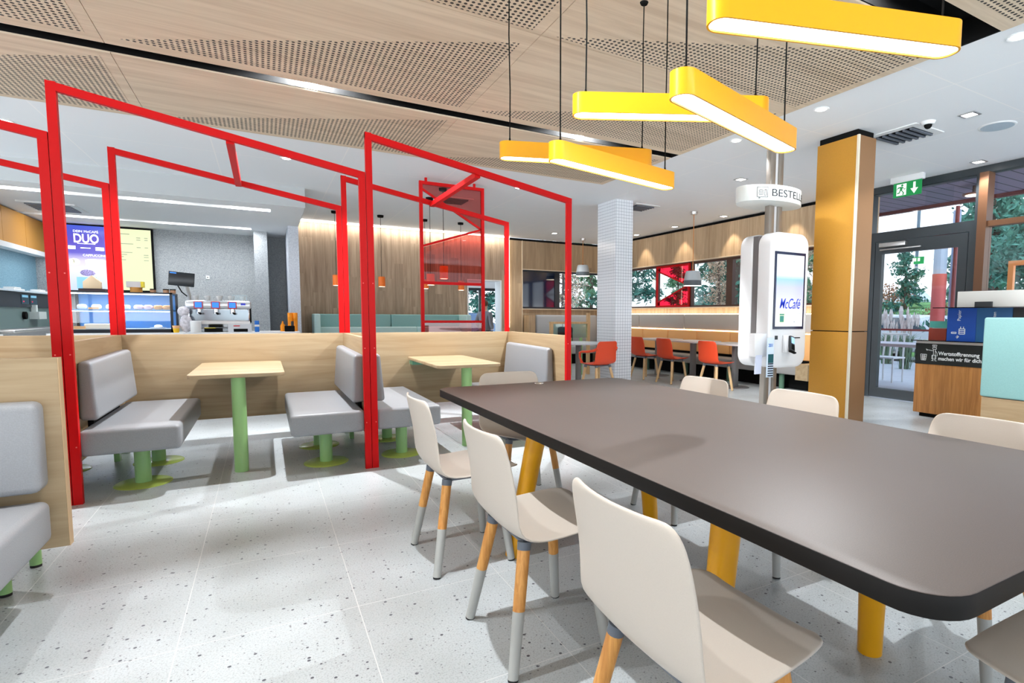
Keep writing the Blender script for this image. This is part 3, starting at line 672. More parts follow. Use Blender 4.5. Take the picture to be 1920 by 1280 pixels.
MB().tube([(-.98, 3.11, .012), (-.98, 3.11, .285)], .022, 20).build('tube', GREEN, t, smooth=True); MB().tube([(-.98, 3.11, 0), (-.98, 3.11, .012)], .021, 20).build('foot', RUBBER, t)

# ================================================================== red glass screen
t = thing('glass_screen', 'tall red framed screen with red film triangles hanging behind the second booth', 'screen', (2.4, 7.84, 0))
sx0, sx1, yS = 1.92, 2.86, 7.84
m = MB().box(sx0, sx0+.045, yS-.02, yS+.02, 0, 3.04).box(sx1-.045, sx1, yS-.02, yS+.02, 0, 3.04).box(sx0+.045, sx1-.045, yS-.019, yS+.019, 2.995, 3.04)
m.box(sx0+.045, sx1-.045, yS-.019, yS+.019, 1.62, 1.66).box(sx0+.045, sx1-.045, yS-.019, yS+.019, 1.075, 1.11).build('frame', RED, t)
def bar2(x0, z0, x1, z1, w=.016):
    m = MB(); m.hexa([(x0, yS-.015, z0-w), (x1, yS-.015, z1-w), (x1, yS+.015, z1-w), (x0, yS+.015, z0-w)], [(x0, yS-.015, z0+w), (x1, yS-.015, z1+w), (x1, yS+.015, z1+w), (x0, yS+.015, z0+w)]); return m
bar2(sx0+.04, 2.93, sx1-.04, 2.44).build('diagonal_bar', RED, t); bar2(sx0+.04, 2.15, sx1-.04, 2.44).build('diagonal_bar', RED, t)
MB().box(sx0+.08, sx0+.11, yS-.015, yS+.015, 3.04, ZC).box(sx1-.16, sx1-.13, yS-.015, yS+.015, 3.04, ZC).build('ceiling_stud', RED, t)
for q_ in ([(sx0+.045, 2.995), (sx0+.045, 2.93), (sx1-.045, 2.44), (sx1-.045, 2.995)], [(sx0+.045, 2.13), (sx1-.045, 2.42), (sx1-.045, 1.66), (sx0+.045, 1.66)], [(sx0+.045, 1.075), (sx1-.045, 1.075), (sx1-.045, .05), (sx0+.045, .05)]):
    MB().slab(q_, (0, yS, 0), (1, 0, 0), (0, 0, 1), .006).build('red_film', REDGL, t)
# small orange pendants
OR = mat('orange_lacquer', srgb(244, 120, 34), .4)
PB = mat('pendant_glow', (1, .9, .75, 1), .5, emit=8, ecol=(1, .86, .62, 1))
def opend(x, y, zt, zb, label):
    t = thing('orange_pendant', label, 'pendant lamp', (x, y, zb), 0, 'orange cylinder pendants before the plank wall')
    MB().lathe(x, y, [(.062, zb), (.064, zb+.01), (.064, zt-.01), (.058, zt)], 20).build('shade', OR, t, smooth=True)
    MB().lathe(x, y, [(.001, zb-.003), (.054, zb-.002)], 16).build('bulb', PB, t)
    MB().tube([(x, y, zt), (x, y, ZC-.03)], .004, 6).build('cord', BLACK, t)
    MB().lathe(x, y, [(.055, ZC-.04), (.06, ZC)], 16).build('ceiling_cap', BLACK, t)
opend(1.19, 11.2, 1.92, 1.73, 'orange cylinder pendant farthest left, beside a red post'); opend(2.0, 11.2, 1.92, 1.73, 'orange cylinder pendant right of the middle red post')
opend(2.84, 11.2, 1.90, 1.72, 'orange cylinder pendant behind the left edge of the red screen'); opend(3.58, 11.2, 1.90, 1.71, 'orange cylinder pendant at the right inside the red screen')
opend(2.40, 8.35, 1.93, 1.74, 'nearer orange cylinder pendant seen through the red film, the higher one'); opend(2.40, 9.12, 1.86, 1.68, 'orange cylinder pendant seen through the red film, the lower one')
# grey bell pendants
CORD = mat('orange_cord', srgb(214, 140, 74), .6)
def bell(x, y, zb, zt, r, label):
    t = thing('bell_pendant', label, 'pendant lamp', (x, y, zb), 0, 'grey bell pendants by the windows')
    MB().lathe(x, y, [(r, zb+.005), (r*.96, zb+.10)], 28).build('grey_band', mat('band_grey', srgb(88, 96, 104), .5), t, smooth=True)
    MB().lathe(x, y, [(r*.962, zb+.10), (r*.8, zt-.03), (r*.72, zt), (.02, zt)], 28).build('shade', mat('shade_grey', srgb(188, 196, 202), .5), t, smooth=True)
    MB().lathe(x, y, [(.02, zb-.001), (r*.98, zb+.004)], 24).build('bulb', PB, t)
    MB().tube([(x, y, zt), (x, y, zt+.03)], .03, 12).build('cap', mat('copper', srgb(150, 90, 50), .4, metal=.6), t)
    MB().tube([(x, y, zt+.03), (x, y, ZC-.04)], .006, 6).build('cord', CORD, t)
    MB().lathe(x, y, [(.06, ZC-.05), (.065, ZC)], 16).build('ceiling_cap', STEEL, t)
bell(6.86, 7.79, 1.75, 2.02, .165, 'grey bell pendant with orange cord in front of the red film window'); bell(6.88, 11.85, 2.17, 2.44, .17, 'grey bell pendant far back beside the tiled pillar')

# ================================================================== pillars
t = thing('tiled_pillar', 'square pillar clad in small white mosaic tiles', 'pillar', (5.2, 7.87, 0))
TM = MB().box(5.03, 5.37, 7.60, 8.16, 0, ZC).build('cladding', TILE, t)
t = thing('gold_pillar', 'broad gold and bronze panelled pillar with pale corner trims', 'pillar', (5.4, 3.78, 0))
MB().box(5.27, 5.41, 3.552, 4.02, .02, 1.035).build('panel', GOLD, t, bevel=.002); MB().box(5.27, 5.41, 3.552, 4.02, 1.045, 3.03).build('panel', GOLD, t, bevel=.002)
GB = mat('bronze_panel', srgb(158, 118, 82), .42, metal=.4, noise=(260, .08))
MB().box(5.29, 5.56, 3.542, 4.02, .02, 1.035).build('side_panel', GB, t); MB().box(5.29, 5.56, 3.542, 4.02, 1.045, 3.03).build('side_panel', GB, t)
MB().box(5.262, 5.285, 3.534, 3.556, 0, 3.03).build('corner_trim', GOLDT, t); MB().box(5.28, 5.54, 3.56, 4.0, 0, ZC).build('core', BLACK, t)

# ================================================================== kiosk
kx, ky = 4.74, 4.10
t = thing('kiosk_pole', 'twin steel pole carrying the ordering kiosk from floor to ceiling', 'pole', (kx-.04, ky, 0))
PM = mat('pole_steel', srgb(150, 142, 134), .35, metal=.5)
MB().box(kx-.13, kx-.055, ky-.033, ky+.033, 0, ZC).build('profile', PM, t, bevel=.006); MB().box(kx-.005, kx+.06, ky-.035, ky+.035, 0, ZC).build('profile', PM, t, bevel=.006)
MB().box(kx-.055, kx-.005, ky-.015, ky+.015, 0, ZC).build('groove', mat('pole_light', srgb(226, 226, 228), .4), t)
MB().box(kx-.16, kx+.10, ky-.11, ky+.11, ZC-.012, ZC).build('ceiling_plate', mat('plate_blue', srgb(110, 130, 160), .4), t)
t = thing('ordering_kiosk', 'white double sided ordering kiosk with upright touch screen', 'kiosk', (kx, ky, .66))
def kbody(y0, y1, name):
    P = rrect(4.45, 5.03, .66, 2.05, .13, 8); m = MB(); n = len(P)
    return m._add([(x, y0, z) for x, z in P]+[(x, y1, z) for x, z in P], [tuple(range(n)), tuple(range(2*n-1, n-1, -1))]+[(i, (i+1) % n, (i+1) % n+n, i+n) for i in range(n)]).build(name, KWHITE, t, bevel=.02, seg=3, ang=60)
kbody(ky-.21, ky-.036, 'front_housing'); kbody(ky+.036, ky+.21, 'rear_housing')
MB().box(4.46, 4.605, ky-.034, ky+.034, .95, 2.02).box(4.805, 4.99, ky-.034, ky+.034, .95, 2.02).build('middle_band', mat('kiosk_grey', srgb(104, 100, 100), .5), t)
yk = ky-.212
MB().box(4.507, 4.972, yk-.004, yk+.004, 1.062, 1.853).build('bezel', mat('bezel_navy', srgb(16, 28, 62), .2), t)
def screen_mat(n, stops, axis=2, z0=0, z1=1, e=1.0):
    m = bpy.data.materials.new(n); m.use_nodes = True; N, Lk = m.node_tree.nodes, m.node_tree.links; b = N['Principled BSDF']
    b.inputs['Base Color'].default_value = (.02, .02, .02, 1); b.inputs['Roughness'].default_value = .2
    tt = N.new('ShaderNodeTexCoord'); sp_ = N.new('ShaderNodeSeparateXYZ'); Lk.new(tt.outputs['Generated'], sp_.inputs[0])
    r = N.new('ShaderNodeValToRGB'); el = r.color_ramp.elements
    el[0].position = stops[0][0]; el[0].color = stops[0][1]; el[1].position = stops[-1][0]; el[1].color = stops[-1][1]
    for p, c in stops[1:-1]: x = el.new(p); x.color = c
    Lk.new(sp_.outputs[axis], r.inputs[0]); Lk.new(r.outputs[0], b.inputs['Emission Color']); b.inputs['Emission Strength'].default_value = e
    return m
KS = screen_mat('kiosk_screen', [(0, srgb(236, 244, 250)), (.25, srgb(250, 250, 252)), (.27, srgb(214, 214, 244)), (.55, srgb(190, 196, 236)), (.66, srgb(150, 200, 240)), (.72, srgb(224, 240, 250)), (1, srgb(236, 246, 250))], e=1.15)
s = MB().box(4.535, 4.948, yk-.006, yk-.0042, 1.09, 1.825).build('screen', KS, t)
text('lettering', 'McCafé', .15, mat('logo_blue', srgb(28, 54, 170), .5, emit=.5), s, (4.585, yk-.0068, 1.275), (1, 0, 0), (0, 0, 1), .0004, bold=.0006, sx=.68, shear=.35)
MB().box(4.56, 4.70, yk-.0075, yk-.0063, 1.10, 1.255).build('order_tile', mat('tile_green', srgb(222, 232, 180), .5, emit=.8), s)
MB().box(4.60, 4.66, yk-.009, yk-.0076, 1.135, 1.20).box(4.595, 4.665, yk-.009, yk-.0076, 1.205, 1.22).build('cup_icon', mat('icon_teal', srgb(60, 130, 120), .5, emit=.3), s)
MB().box(4.72, 4.92, yk-.0075, yk-.0063, 1.225, 1.23).box(4.72, 4.92, yk-.0075, yk-.0063, 1.165, 1.168).box(4.815, 4.83, yk-.0075, yk-.0063, 1.13, 1.145).build('menu_lines', mat('grey_lines', srgb(170, 176, 182), .5, emit=.3), s)
MB().box(4.60, 4.88, yk-.0075, yk-.0063, 1.765, 1.77).box(4.62, 4.86, yk-.0075, yk-.0063, 1.72, 1.725).build('cup_lid_lines', mat('white_lines', (1, 1, 1, 1), .5, emit=1.1), s)
MB().box(4.535, 4.56, yk-.0075, yk-.0063, 1.255, 1.26).build('divider_line', MT['grey_lines'], s)
MB().box(4.545, 4.585, yk-.003, yk+.001, .955, .995).build('scanner_window', DARKM, t); MB().box(4.83, 4.93, yk-.003, yk+.001, .965, .975).build('receipt_slot', BLACK, t)
hd = MB().hexa([(4.66, yk, .82), (4.80, yk, .82), (4.80, yk-.05, .82), (4.66, yk-.05, .82)], [(4.66, yk, 1.0), (4.80, yk, 1.0), (4.80, yk-.015, 1.0), (4.66, yk-.015, 1.0)]).build('terminal_bracket', KWHITE, t, bevel=.006)
pt = thing('card_terminal', 'dark card payment terminal on the front of the white kiosk', 'card terminal', (4.73, yk-.05, .84))
a = Matrix.Translation(Vector((4.745, yk-.052, .91))) @ Matrix.Rotation(math.radians(18), 4, 'Y') @ Matrix.Rotation(math.radians(-18), 4, 'X')
def tb(*b_):
    m = MB().box(*b_); m.v = [tuple(a @ Vector(v)) for v in m.v]; return m
tb(-.035, .035, -.012, .018, -.085, .085).build('body', DARKM, pt, bevel=.008); tb(-.024, .024, -.0145, -.0125, .0, .068).build('display', mat('lcd', srgb(150, 196, 236), .3, emit=.6), pt); tb(-.024, .024, -.015, -.0125, -.07, -.012).build('keypad', BLACK, pt); tb(-.045, .045, -.02, .012, -.10, -.086).build('card_slot', BLACK, pt, bevel=.004)
# number stand holder on kiosk left
t = holder = thing('table_number_holder', 'white holder with hanging table number slips on the left side of the kiosk', 'number holder', (4.33, yk+.05, .8))
MB().box(4.28, 4.455, yk+.02, yk+.10, .78, 1.02).build('box', KWHITE, t, bevel=.01)
MB().hexa([(4.27, yk+.0, .61), (4.36, yk+.0, .61), (4.36, yk+.01, .61), (4.27, yk+.01, .61)], [(4.30, yk+.02, .80), (4.39, yk+.02, .80), (4.39, yk+.03, .80), (4.30, yk+.03, .80)]).build('blank_slip', mat('paper', srgb(214, 220, 240), .7), t)
t2 = thing('table_number_slip', 'white slip with number 201 and black stripes hanging by the kiosk', 'number slip', (4.44, yk-.02, .6))
MB().box(4.395, 4.495, yk-.035, yk-.03, .575, .975).build('slip', mat('slip_white', srgb(214, 228, 244), .6), t2)
MB().box(4.415, 4.492, yk-.037, yk-.0352, .72, .81).build('green_label', mat('label_teal', srgb(14, 84, 92), .5), t2)
b = MB()
for k in range(6): b.box(4.415, 4.492, yk-.037, yk-.0352, .585+k*.024, .597+k*.024)
b.build('stripes', mat('stripe_navy', srgb(14, 26, 50), .5), t2)
text('number', '201', .045, mat('number_blue', srgb(20, 110, 200), .5), t2, (4.415, yk-.0355, .885), (1, 0, 0), (0, 0, 1), .0006, bold=.001)
# sign disc
t = thing('sign_disc', 'round white sign disc lettered BESTELLEN around the kiosk pole', 'sign', (4.70, 4.08, 2.33))
dcx, dcy, EA, EB = 4.63, 4.10, .41, .24
N_ = 72; ep = [(dcx+EA*math.cos(2*PI*k/N_), dcy+EB*math.sin(2*PI*k/N_)) for k in range(N_)]
MB().prism(ep, 2.347, 2.503).build('disc', mat('disc_white', srgb(226, 230, 228), .4), t, bevel=.004)
ARC = [(math.radians(180), 0.0)]
while ARC[-1][0] < math.radians(400):
    a_ = ARC[-1][0]; ARC.append((a_+.01, ARC[-1][1]+.01*math.hypot(EA*math.sin(a_), EB*math.cos(a_))))
def on_arc(sv, off=0):
    for (a0, s0), (a1, s1) in zip(ARC, ARC[1:]):
        if s1 >= sv:
            a_ = a0+(a1-a0)*(sv-s0)/(s1-s0); nx_, ny_ = math.cos(a_)/EA, math.sin(a_)/EB; q_ = math.hypot(nx_, ny_)
            return dcx+EA*math.cos(a_)+nx_/q_*off, dcy+EB*math.sin(a_)+ny_/q_*off
def s_of(deg):
    a_ = math.radians(deg)
    return min(ARC, key=lambda q_: abs(q_[0]-a_))[1]
INK = mat('sign_ink', srgb(40, 44, 50), .6)
cu = bpy.data.curves.new('t', 'FONT'); cu.body = 'BESTELLEN'; cu.size = .103; cu.extrude = .0006
o = bpy.data.objects.new('t', cu); C.objects.link(o); bpy.context.view_layer.update()
me = bpy.data.meshes.new_from_object(o.evaluated_get(bpy.context.evaluated_depsgraph_get())); bpy.data.objects.remove(o); me.materials.clear(); me.materials.append(INK)
wd_ = max(v.co.x for v in me.vertices); S0, S1 = s_of(240), s_of(341)
for v in me.vertices:
    x_, y_ = on_arc(S0+v.co.x/wd_*(S1-S0), .0015+v.co.z); v.co = Vector((x_, y_, 2.390+v.co.y))
ob = bpy.data.objects.new('lettering', me); C.objects.link(ob); ob.parent = t; me.transform(ROOT[t.name].inverted())
b = MB(); B0 = s_of(216)
def cbox(x0, x1, z0, z1):
    n = max(1, int(abs(x1-x0)/.012))
    for k in range(n):
        p, q = B0+x0+(x1-x0)*k/n, B0+x0+(x1-x0)*(k+1)/n
        c4 = [on_arc(p, .0004), on_arc(q, .0004), on_arc(q, .002), on_arc(p, .002)]
        b.hexa([(x_, y_, z0) for x_, y_ in c4], [(x_, y_, z1) for x_, y_ in c4])
for q in ((0, .11, 2.376, 2.380), (0, .11, 2.474, 2.478), (0, .004, 2.38, 2.474), (.106, .11, 2.38, 2.474), (.018, .062, 2.400, 2.404), (.014, .066, 2.415, 2.419), (.02, .06, 2.428, 2.432), (.024, .056, 2.444, 2.448), (.02, .024, 2.432, 2.445), (.056, .06, 2.432, 2.445),
          (.074, .078, 2.395, 2.445), (.092, .096, 2.395, 2.445), (.074, .096, 2.391, 2.395), (.072, .098, 2.445, 2.449), (.083, .086, 2.449, 2.46), (.018, .022, 2.360, 2.376), (.022, .036, 2.366, 2.370)): cbox(*q)
b.build('pictogram', INK, t)

# ================================================================== window bench on the right wall
t = thing('window_bench', 'long window bench with orange back rest and grey head rest along the right wall', 'bench', (7.6, 9, 0))
for k in range(4):
    y1 = 12.3-k*1.62; MB().box(7.77, 7.89, y1-1.60, y1, .93, 1.235).build('head_rest', mat('grey_pad', srgb(186, 180, 174), .6), t, bevel=.015)
for k in range(7):
    y1 = 12.3-k*.93; MB().box(7.70, 7.86, y1-.92, y1, .47, .90).build('back_cushion', ORNG, t, bevel=.02)
for k in range(7):
    y1 = 12.3-k*.93; MB().box(7.32, 7.82, y1-.92, y1, .26, .42).build('seat_cushion', FABD, t, bevel=.02)
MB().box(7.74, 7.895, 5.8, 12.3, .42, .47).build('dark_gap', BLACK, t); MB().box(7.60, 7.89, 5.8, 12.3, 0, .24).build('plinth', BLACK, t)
MB().box(7.80, 7.86, 5.8, 12.3, 1.24, 1.25).build('led_strip', LEDW, t); MB().box(7.80, 7.86, 5.8, 12.3, .905, .915).build('led_strip', LEDW, t)
MB().box(7.25, 7.84, 5.55, 5.78, .20, .45).build('bench_end', PANEL, t)
for y in (11.2, 9.9, 8.6, 7.4, 6.2): MB().tube([(7.45, y, 0), (7.45, y, .26)], .045, 14).build('leg', mat('sage_steel', srgb(96, 132, 110), .4), t, smooth=True)
GT = mat('grey_table_top', srgb(198, 194, 192), .4); GL = mat('grey_table_leg', srgb(120, 118, 118), .45)
for y, l in ((8.78, 'small grey table beside the tiled pillar'), (7.73, 'middle small grey table at the window bench'), (6.68, 'small grey table nearest the ordering kiosk')):
    t = thing('small_table', l, 'table', (6.86, y, 0), 0, 'small grey tables at the window bench')
    MB().prism(rrect(6.54, 7.20, y-.43, y+.43, .1, 5), .72, .745).build('table_top', GT, t)
    MB().box(6.81, 6.91, y-.035, y+.035, .012, .72).build('pole', GL, t, bevel=.006); MB().lathe(6.86, y, [(.24, 0), (.23, .012)], 28).build('base_disc', GL, t)
t = thing('round_table', 'round pale table in front of the tiled pillar', 'table', (4.60, 8.05, 0))
MB().lathe(4.60, 8.05, [(.40, .715), (.405, .73), (.40, .745)], 40).build('table_top', mat('pale_blue_top', srgb(204, 216, 224), .3), t)
MB().tube([(4.60, 8.05, .01), (4.60, 8.05, .715)], .05, 16).build('pole', GL, t, smooth=True); MB().lathe(4.60, 8.05, [(.24, 0), (.23, .012)], 28).build('base_disc', GL, t)
t = thing('dark_jacket', 'dark jacket slung over the orange armchair behind the red post', 'jacket', (4.2, 8.05, .44))
m = MB().hexa([(3.84, 7.85, .5), (4.1, 7.85, .46), (4.12, 8.25, .46), (3.84, 8.25, .5)], [(3.80, 7.88, .85), (3.88, 7.9, .86), (3.88, 8.2, .86), (3.80, 8.2, .85)]); m.build('cloth', mat('jacket_black', srgb(24, 26, 32), .8), t, bevel=.03, seg=3)
t = thing('low_railing', 'low wooden railing with green panel and posts behind the round table', 'railing', (5.0, 9.6, 0))
MB().box(4.85, 5.75, 9.58, 9.66, 1.03, 1.07).box(5.69, 5.75, 9.59, 9.65, 0, 1.25).box(4.85, 4.91, 9.59, 9.65, 0, 1.03).build('wood_frame', LEGP, t)
MB().box(4.91, 5.69, 9.615, 9.625, .75, 1.03).build('green_panel', glass('green_film', (.80, .94, .88, 1)), t)
for x in (5.05, 5.3, 5.55): MB().tube([(x, 9.62, 0), (x, 9.62, .75)], .035, 12).build('leg', GREEN, t, smooth=True)
t = thing('corner_sofa', 'pale grey upholstered corner bench below the dark corner window', 'bench', (6.7, 12.2, 0))
MB().box(5.86, 7.65, 12.38, 12.52, .45, 1.21).build('back_cushion', mat('pale_grey_fabric', srgb(178, 180, 182), .6), t, bevel=.05, seg=4)
MB().box(5.86, 7.30, 11.85, 12.40, .25, .45).build('seat_cushion', MT['pale_grey_fabric'], t, bevel=.03, seg=3); MB().box(5.92, 7.25, 11.95, 12.5, 0, .24).build('plinth', BLACK, t)
MB().box(5.62, 5.80, 12.30, 12.58, 0, 1.2).build('end_panel', WALLX, t)
t = thing('backpack', 'black backpack with looped handle on the corner bench', 'bag', (6.6, 12.2, .45))
MB().box(6.42, 6.78, 12.12, 12.34, .46, .92).build('body', MT['jacket_black'], t, bevel=.06, seg=4)
MB().tube([(6.53+.0, 12.23, .90), (6.52, 12.23, .98), (6.56, 12.23, 1.03), (6.64, 12.23, 1.03), (6.68, 12.23, .98), (6.67, 12.23, .90)], .016, 8).build('handle', MT['jacket_black'], t, smooth=True)
# red film in window
t = thing('red_window_frame', 'red square frame with red film triangles in the window band', 'window screen', (7.95, 9.70, 1.39))
fx = 7.955
MB().box(fx-.015, fx+.015, 9.12, 10.27, 1.395, 1.44).box(fx-.015, fx+.015, 9.12, 10.27, 2.29, 2.335).box(fx-.015, fx+.015, 9.12, 9.165, 1.44, 2.29).box(fx-.015, fx+.015, 10.225, 10.27, 1.44, 2.29).build('frame', RED, t)
for q_ in ([(-10.225, 2.29), (-9.165, 2.29), (-9.165, 1.865), (-10.225, 2.22)], [(-10.225, 1.44), (-9.165, 1.44), (-9.165, 1.865), (-10.225, 1.51)]):
    MB().slab(q_, (fx, 0, 0), (0, -1, 0), (0, 0, 1), .004).build('red_film', PINKGL, t)
for z in (2.22, 1.51):
    m = MB(); m.hexa([(fx-.012, 10.225, z-.014), (fx-.012, 9.165, 1.851), (fx+.012, 9.165, 1.851), (fx+.012, 10.225, z-.014)], [(fx-.012, 10.225, z+.014), (fx-.012, 9.165, 1.879), (fx+.012, 9.165, 1.879), (fx+.012, 10.225, z+.014)]); m.build('diagonal_bar', RED, t)
# teal bench by plank wall
t = thing('teal_bench', 'long teal bench with high back along the plank wall', 'bench', (2.4, 12.3, 0))
for x0, x1 in ((.86, 2.38), (2.39, 3.97)): MB().box(x0, x1, 12.36, 12.50, .47, 1.198).build('back_cushion', TEAL, t, bevel=.025, seg=3)
for x0, x1 in ((.96, 1.9), (1.91, 2.9), (2.91, 3.9)): MB().box(x0, x1, 11.80, 12.38, .30, .47).build('seat_cushion', TEAL, t, bevel=.025, seg=3)
for x0, x1 in ((.96, 1.9), (1.91, 2.9), (2.91, 3.9)): MB().box(x0, x1, 12.22, 12.36, .49, .93).build('lumbar_cushion', mat('pale_teal', srgb(190, 222, 222), .6), t, bevel=.025, seg=3)
for x0 in (.84, 3.89): MB().box(x0, x0+.11, 11.80, 12.50, .30, 1.2).build('arm', MT['pale_teal'], t, bevel=.03, seg=3)
MB().box(.9, 3.95, 11.95, 12.5, 0, .3).build('plinth', BLACK, t)

# ================================================================== bin station and near bench on the right
t = thing('bin_cabinet', 'oak waste sorting cabinet with black sign band Wertstofftrennung machen wir für dich', 'bin cabinet', (7.2, 3.0, 0))
MB().box(6.85, 7.55, 2.3, 3.73, .05, .64).build('body', BINW, t, bevel=.003); MB().box(6.90, 7.5, 2.35, 3.68, 0, .05).build('plinth', BLACK, t)
SB = MB().box(6.845, 7.55, 2.3, 3.732, .64, .885).build('sign_band', mat('band_black', srgb(18, 24, 22), .5), t)
MB().box(6.85, 7.55, 2.3, 3.73, .885, .915).build('steel_edge', STEEL, t); MB().box(6.80, 7.60, 2.25, 3.77, .915, .925).build('counter_plate', mat('black_glass', srgb(14, 18, 26), .08), t)
LW = mat('letter_white', srgb(236, 238, 238), .6)
text('lettering', 'Wertstofftrennung\nmachen wir für dich.', .060, LW, SB, (6.8435, 3.470, .755), (0, -1, 0), (0, 0, 1), .0006, bold=.0012, sx=.93)
b = MB(); o_ = (6.8435, 3.73, .665); ux, uy = (0, -1, 0), (0, 0, 1)
def ln(x0, y0, x1, y1, w_=.0045):
    d = Vector((x1-x0, y1-y0)).normalized(); n_ = Vector((-d.y, d.x))*w_/2
    b.slab([(x0+n_.x, y0+n_.y), (x1+n_.x, y1+n_.y), (x1-n_.x, y1-n_.y), (x0-n_.x, y0-n_.y)], o_, ux, uy, -.0008)
for q in ((.06, .09, .07, .02), (.13, .09, .12, .02), (.06, .09, .13, .09), (.07, .02, .12, .02), (.08, .09, .085, .02), (.095, .09, .095, .02), (.11, .09, .105, .02), (.065, .065, .125, .065), (.067, .043, .122, .043),
          (.185, .02, .21, .02), (.225, .02, .245, .02), (.20, .02, .20, .085), (.225, .02, .225, .085), (.19, .085, .235, .085), (.19, .04, .235, .04), (.19, .085, .19, .04), (.235, .085, .235, .04), (.205, .085, .205, .15), (.225, .15, .225, .085),
          (.205, .135, .14, .145), (.14, .145, .12, .155), (.12, .155, .135, .135), (.225, .14, .245, .11), (.245, .11, .25, .075), (.195, .155, .235, .155), (.195, .155, .195, .175), (.235, .155, .235, .175), (.195, .175, .235, .175),
          (.20, .18, .19, .205), (.21, .18, .205, .21), (.22, .18, .222, .21), (.232, .18, .24, .205), (.19, .205, .24, .205)): ln(*q)
b.build('litter_pictogram', LW, SB)
MB().box(6.95, 7.5, 2.3, 3.44, .925, 1.30).build('sorting_box', mat('box_black', srgb(16, 18, 22), .4), t)
PA = MB().box(6.94, 6.95, 3.14, 3.44, .925, 1.30).build('paper_panel', mat('panel_blue', srgb(24, 78, 170), .4), t)
PF = MB().box(6.94, 6.95, 2.80, 3.138, .925, 1.30).build('liquid_panel', mat('panel_steelblue', srgb(34, 92, 142), .4), t)
text('lettering', 'Papier', .05, LW, PA, (6.9388, 3.30, 1.155), (0, 0, 1), (0, 1, 0), .0006); text('lettering', 'Flüssigkeiten', .045, LW, PF, (6.9388, 2.95, 1.03), (0, 0, 1), (0, 1, 0), .0006)
b = MB(); o_ = (6.9392, 3.44, .925)
for q in ((.13, .08, .13, .14), (.19, .08, .19, .14), (.13, .08, .19, .08), (.13, .14, .19, .14), (.145, .14, .145, .165), (.175, .14, .175, .165), (.13, .10, .19, .10), (.13, .12, .19, .12), (.05, .10, .10, .10), (.05, .085, .10, .085), (.05, .1, .05, .085), (.1, .1, .1, .085), (.11, .03, .13, .05), (.13, .05, .11, .06), (.1, .045, .13, .045)): ln(*q, .008)
b.build('paper_pictogram', LW, PA)
b = MB(); b.slab([(.46-.0, .155), (.43, .09), (.427, .07), (.44, .045), (.46, .037), (.48, .045), (.493, .07), (.49, .09)], (6.9392, 3.44, .925), ux, uy, -.0008); b.build('drop_pictogram', mat('drop_white', srgb(206, 214, 226), .6), PF)
MB().box(6.80, 7.60, 2.3, 3.54, 1.30, 1.31).build('shelf_plate', MT['black_glass'], t)
MB().box(6.92, 7.5, 2.35, 3.34, 1.31, 1.49).build('tray_box', mat('cream_box', srgb(230, 228, 222), .5), t, bevel=.004); MB().box(6.88, 6.93, 2.98, 3.14, 1.31, 1.37).build('bracket', DARKM, t)
t = thing('leaflet_stand', 'small stand with green card on the left end of the bin counter', 'leaflet stand', (7.1, 3.62, .925))
MB().box(7.05, 7.15, 3.50, 3.70, .9255, 1.06).build('box', mat('leaflet_brown', srgb(150, 60, 44), .5), t); MB().box(7.045, 7.05, 3.47, 3.69, 1.07, 1.15).build('card', mat('leaflet_green', srgb(70, 150, 140), .5, emit=.1), t); MB().box(7.09, 7.10, 3.50, 3.68, 1.06, 1.07).build('clip', STEEL, t)
t = thing('teal_seat_back', 'teal upholstered bench back on an oak base at the right edge', 'bench', (6.1, 2.2, 0))
MB().box(5.83, 5.97, 1.2, 2.575, .455, 1.195).build('back_cushion', TEAL, t, bevel=.02, seg=3); MB().box(5.845, 5.965, 1.2, 2.56, 0, .45).build('base', PANELY, t)
MB().box(5.96, 6.5, 1.2, 2.55, .3, .47).build('seat_cushion', TEAL, t, bevel=.025, seg=3); MB().box(6.0, 6.4, 1.2, 2.5, 0, .3).build('plinth', GREYP, t)

# ================================================================== kitchen
CT = .915
t = thing('serving_counter', 'white service counter behind the booths carrying the coffee machine and display', 'counter', (-1.2, 10, 0))
MB().box(-2.45, .48, 9.55, 10.35, .87, CT).build('worktop', mat('white_top', srgb(236, 238, 240), .3), t, bevel=.004); MB().box(-2.4, .44, 9.65, 10.3, 0, .87).build('body', SPECK, t)
# pastry display
t = thing('display_case', 'black framed glass pastry display case with two lit shelves', 'display case', (-1.7, 9.9, CT))
cx0, cx1, cy0, cy1, cz1 = -2.28, -1.12, 9.62, 10.2, 1.475
MB().box(cx0, cx1, cy0, cy1, CT, CT+.05).box(cx0, cx1, cy0, cy1, cz1-.02, cz1).box(cx1-.03, cx1, cy0, cy0+.03, CT, cz1).box(cx0, cx0+.03, cy0, cy0+.03, CT, cz1).box(cx1-.03, cx1, cy1-.03, cy1, CT, cz1).box(cx0, cx0+.03, cy1-.03, cy1, CT, cz1).build('frame', mat('case_black', srgb(18, 24, 34), .3), t)
MB().box(cx0+.03, cx1-.03, cy0+.002, cy0+.008, CT+.05, cz1-.02).build('front_pane', GLASS, t)
MB().box(cx0+.03, cx1-.03, cy0+.02, cy1-.02, 1.215, 1.235).build('glass_shelf', mat('shelf_blue', srgb(60, 140, 210), .2), t)
MB().box(cx0+.03, cx1-.03, cy1-.01, cy1-.004, CT+.05, cz1-.02).build('back_panel', mat('case_blue', srgb(84, 150, 214), .3), t)
MB().box(cx0+.04, cx1-.04, cy0+.03, cy0+.045, cz1-.035, cz1-.022).box(cx0+.04, cx1-.04, cy0+.03, cy0+.04, 1.205, 1.213).build('led_strip', mat('blue_led', (.6, .8, 1, 1), .5, emit=12, ecol=(.72, .86, 1, 1)), t)
MB().box(cx0+.03, cx1-.03, cy0+.02, cy1-.02, CT+.05, CT+.055).build('floor_tray', mat('tray_white', srgb(226, 236, 246), .4), t)
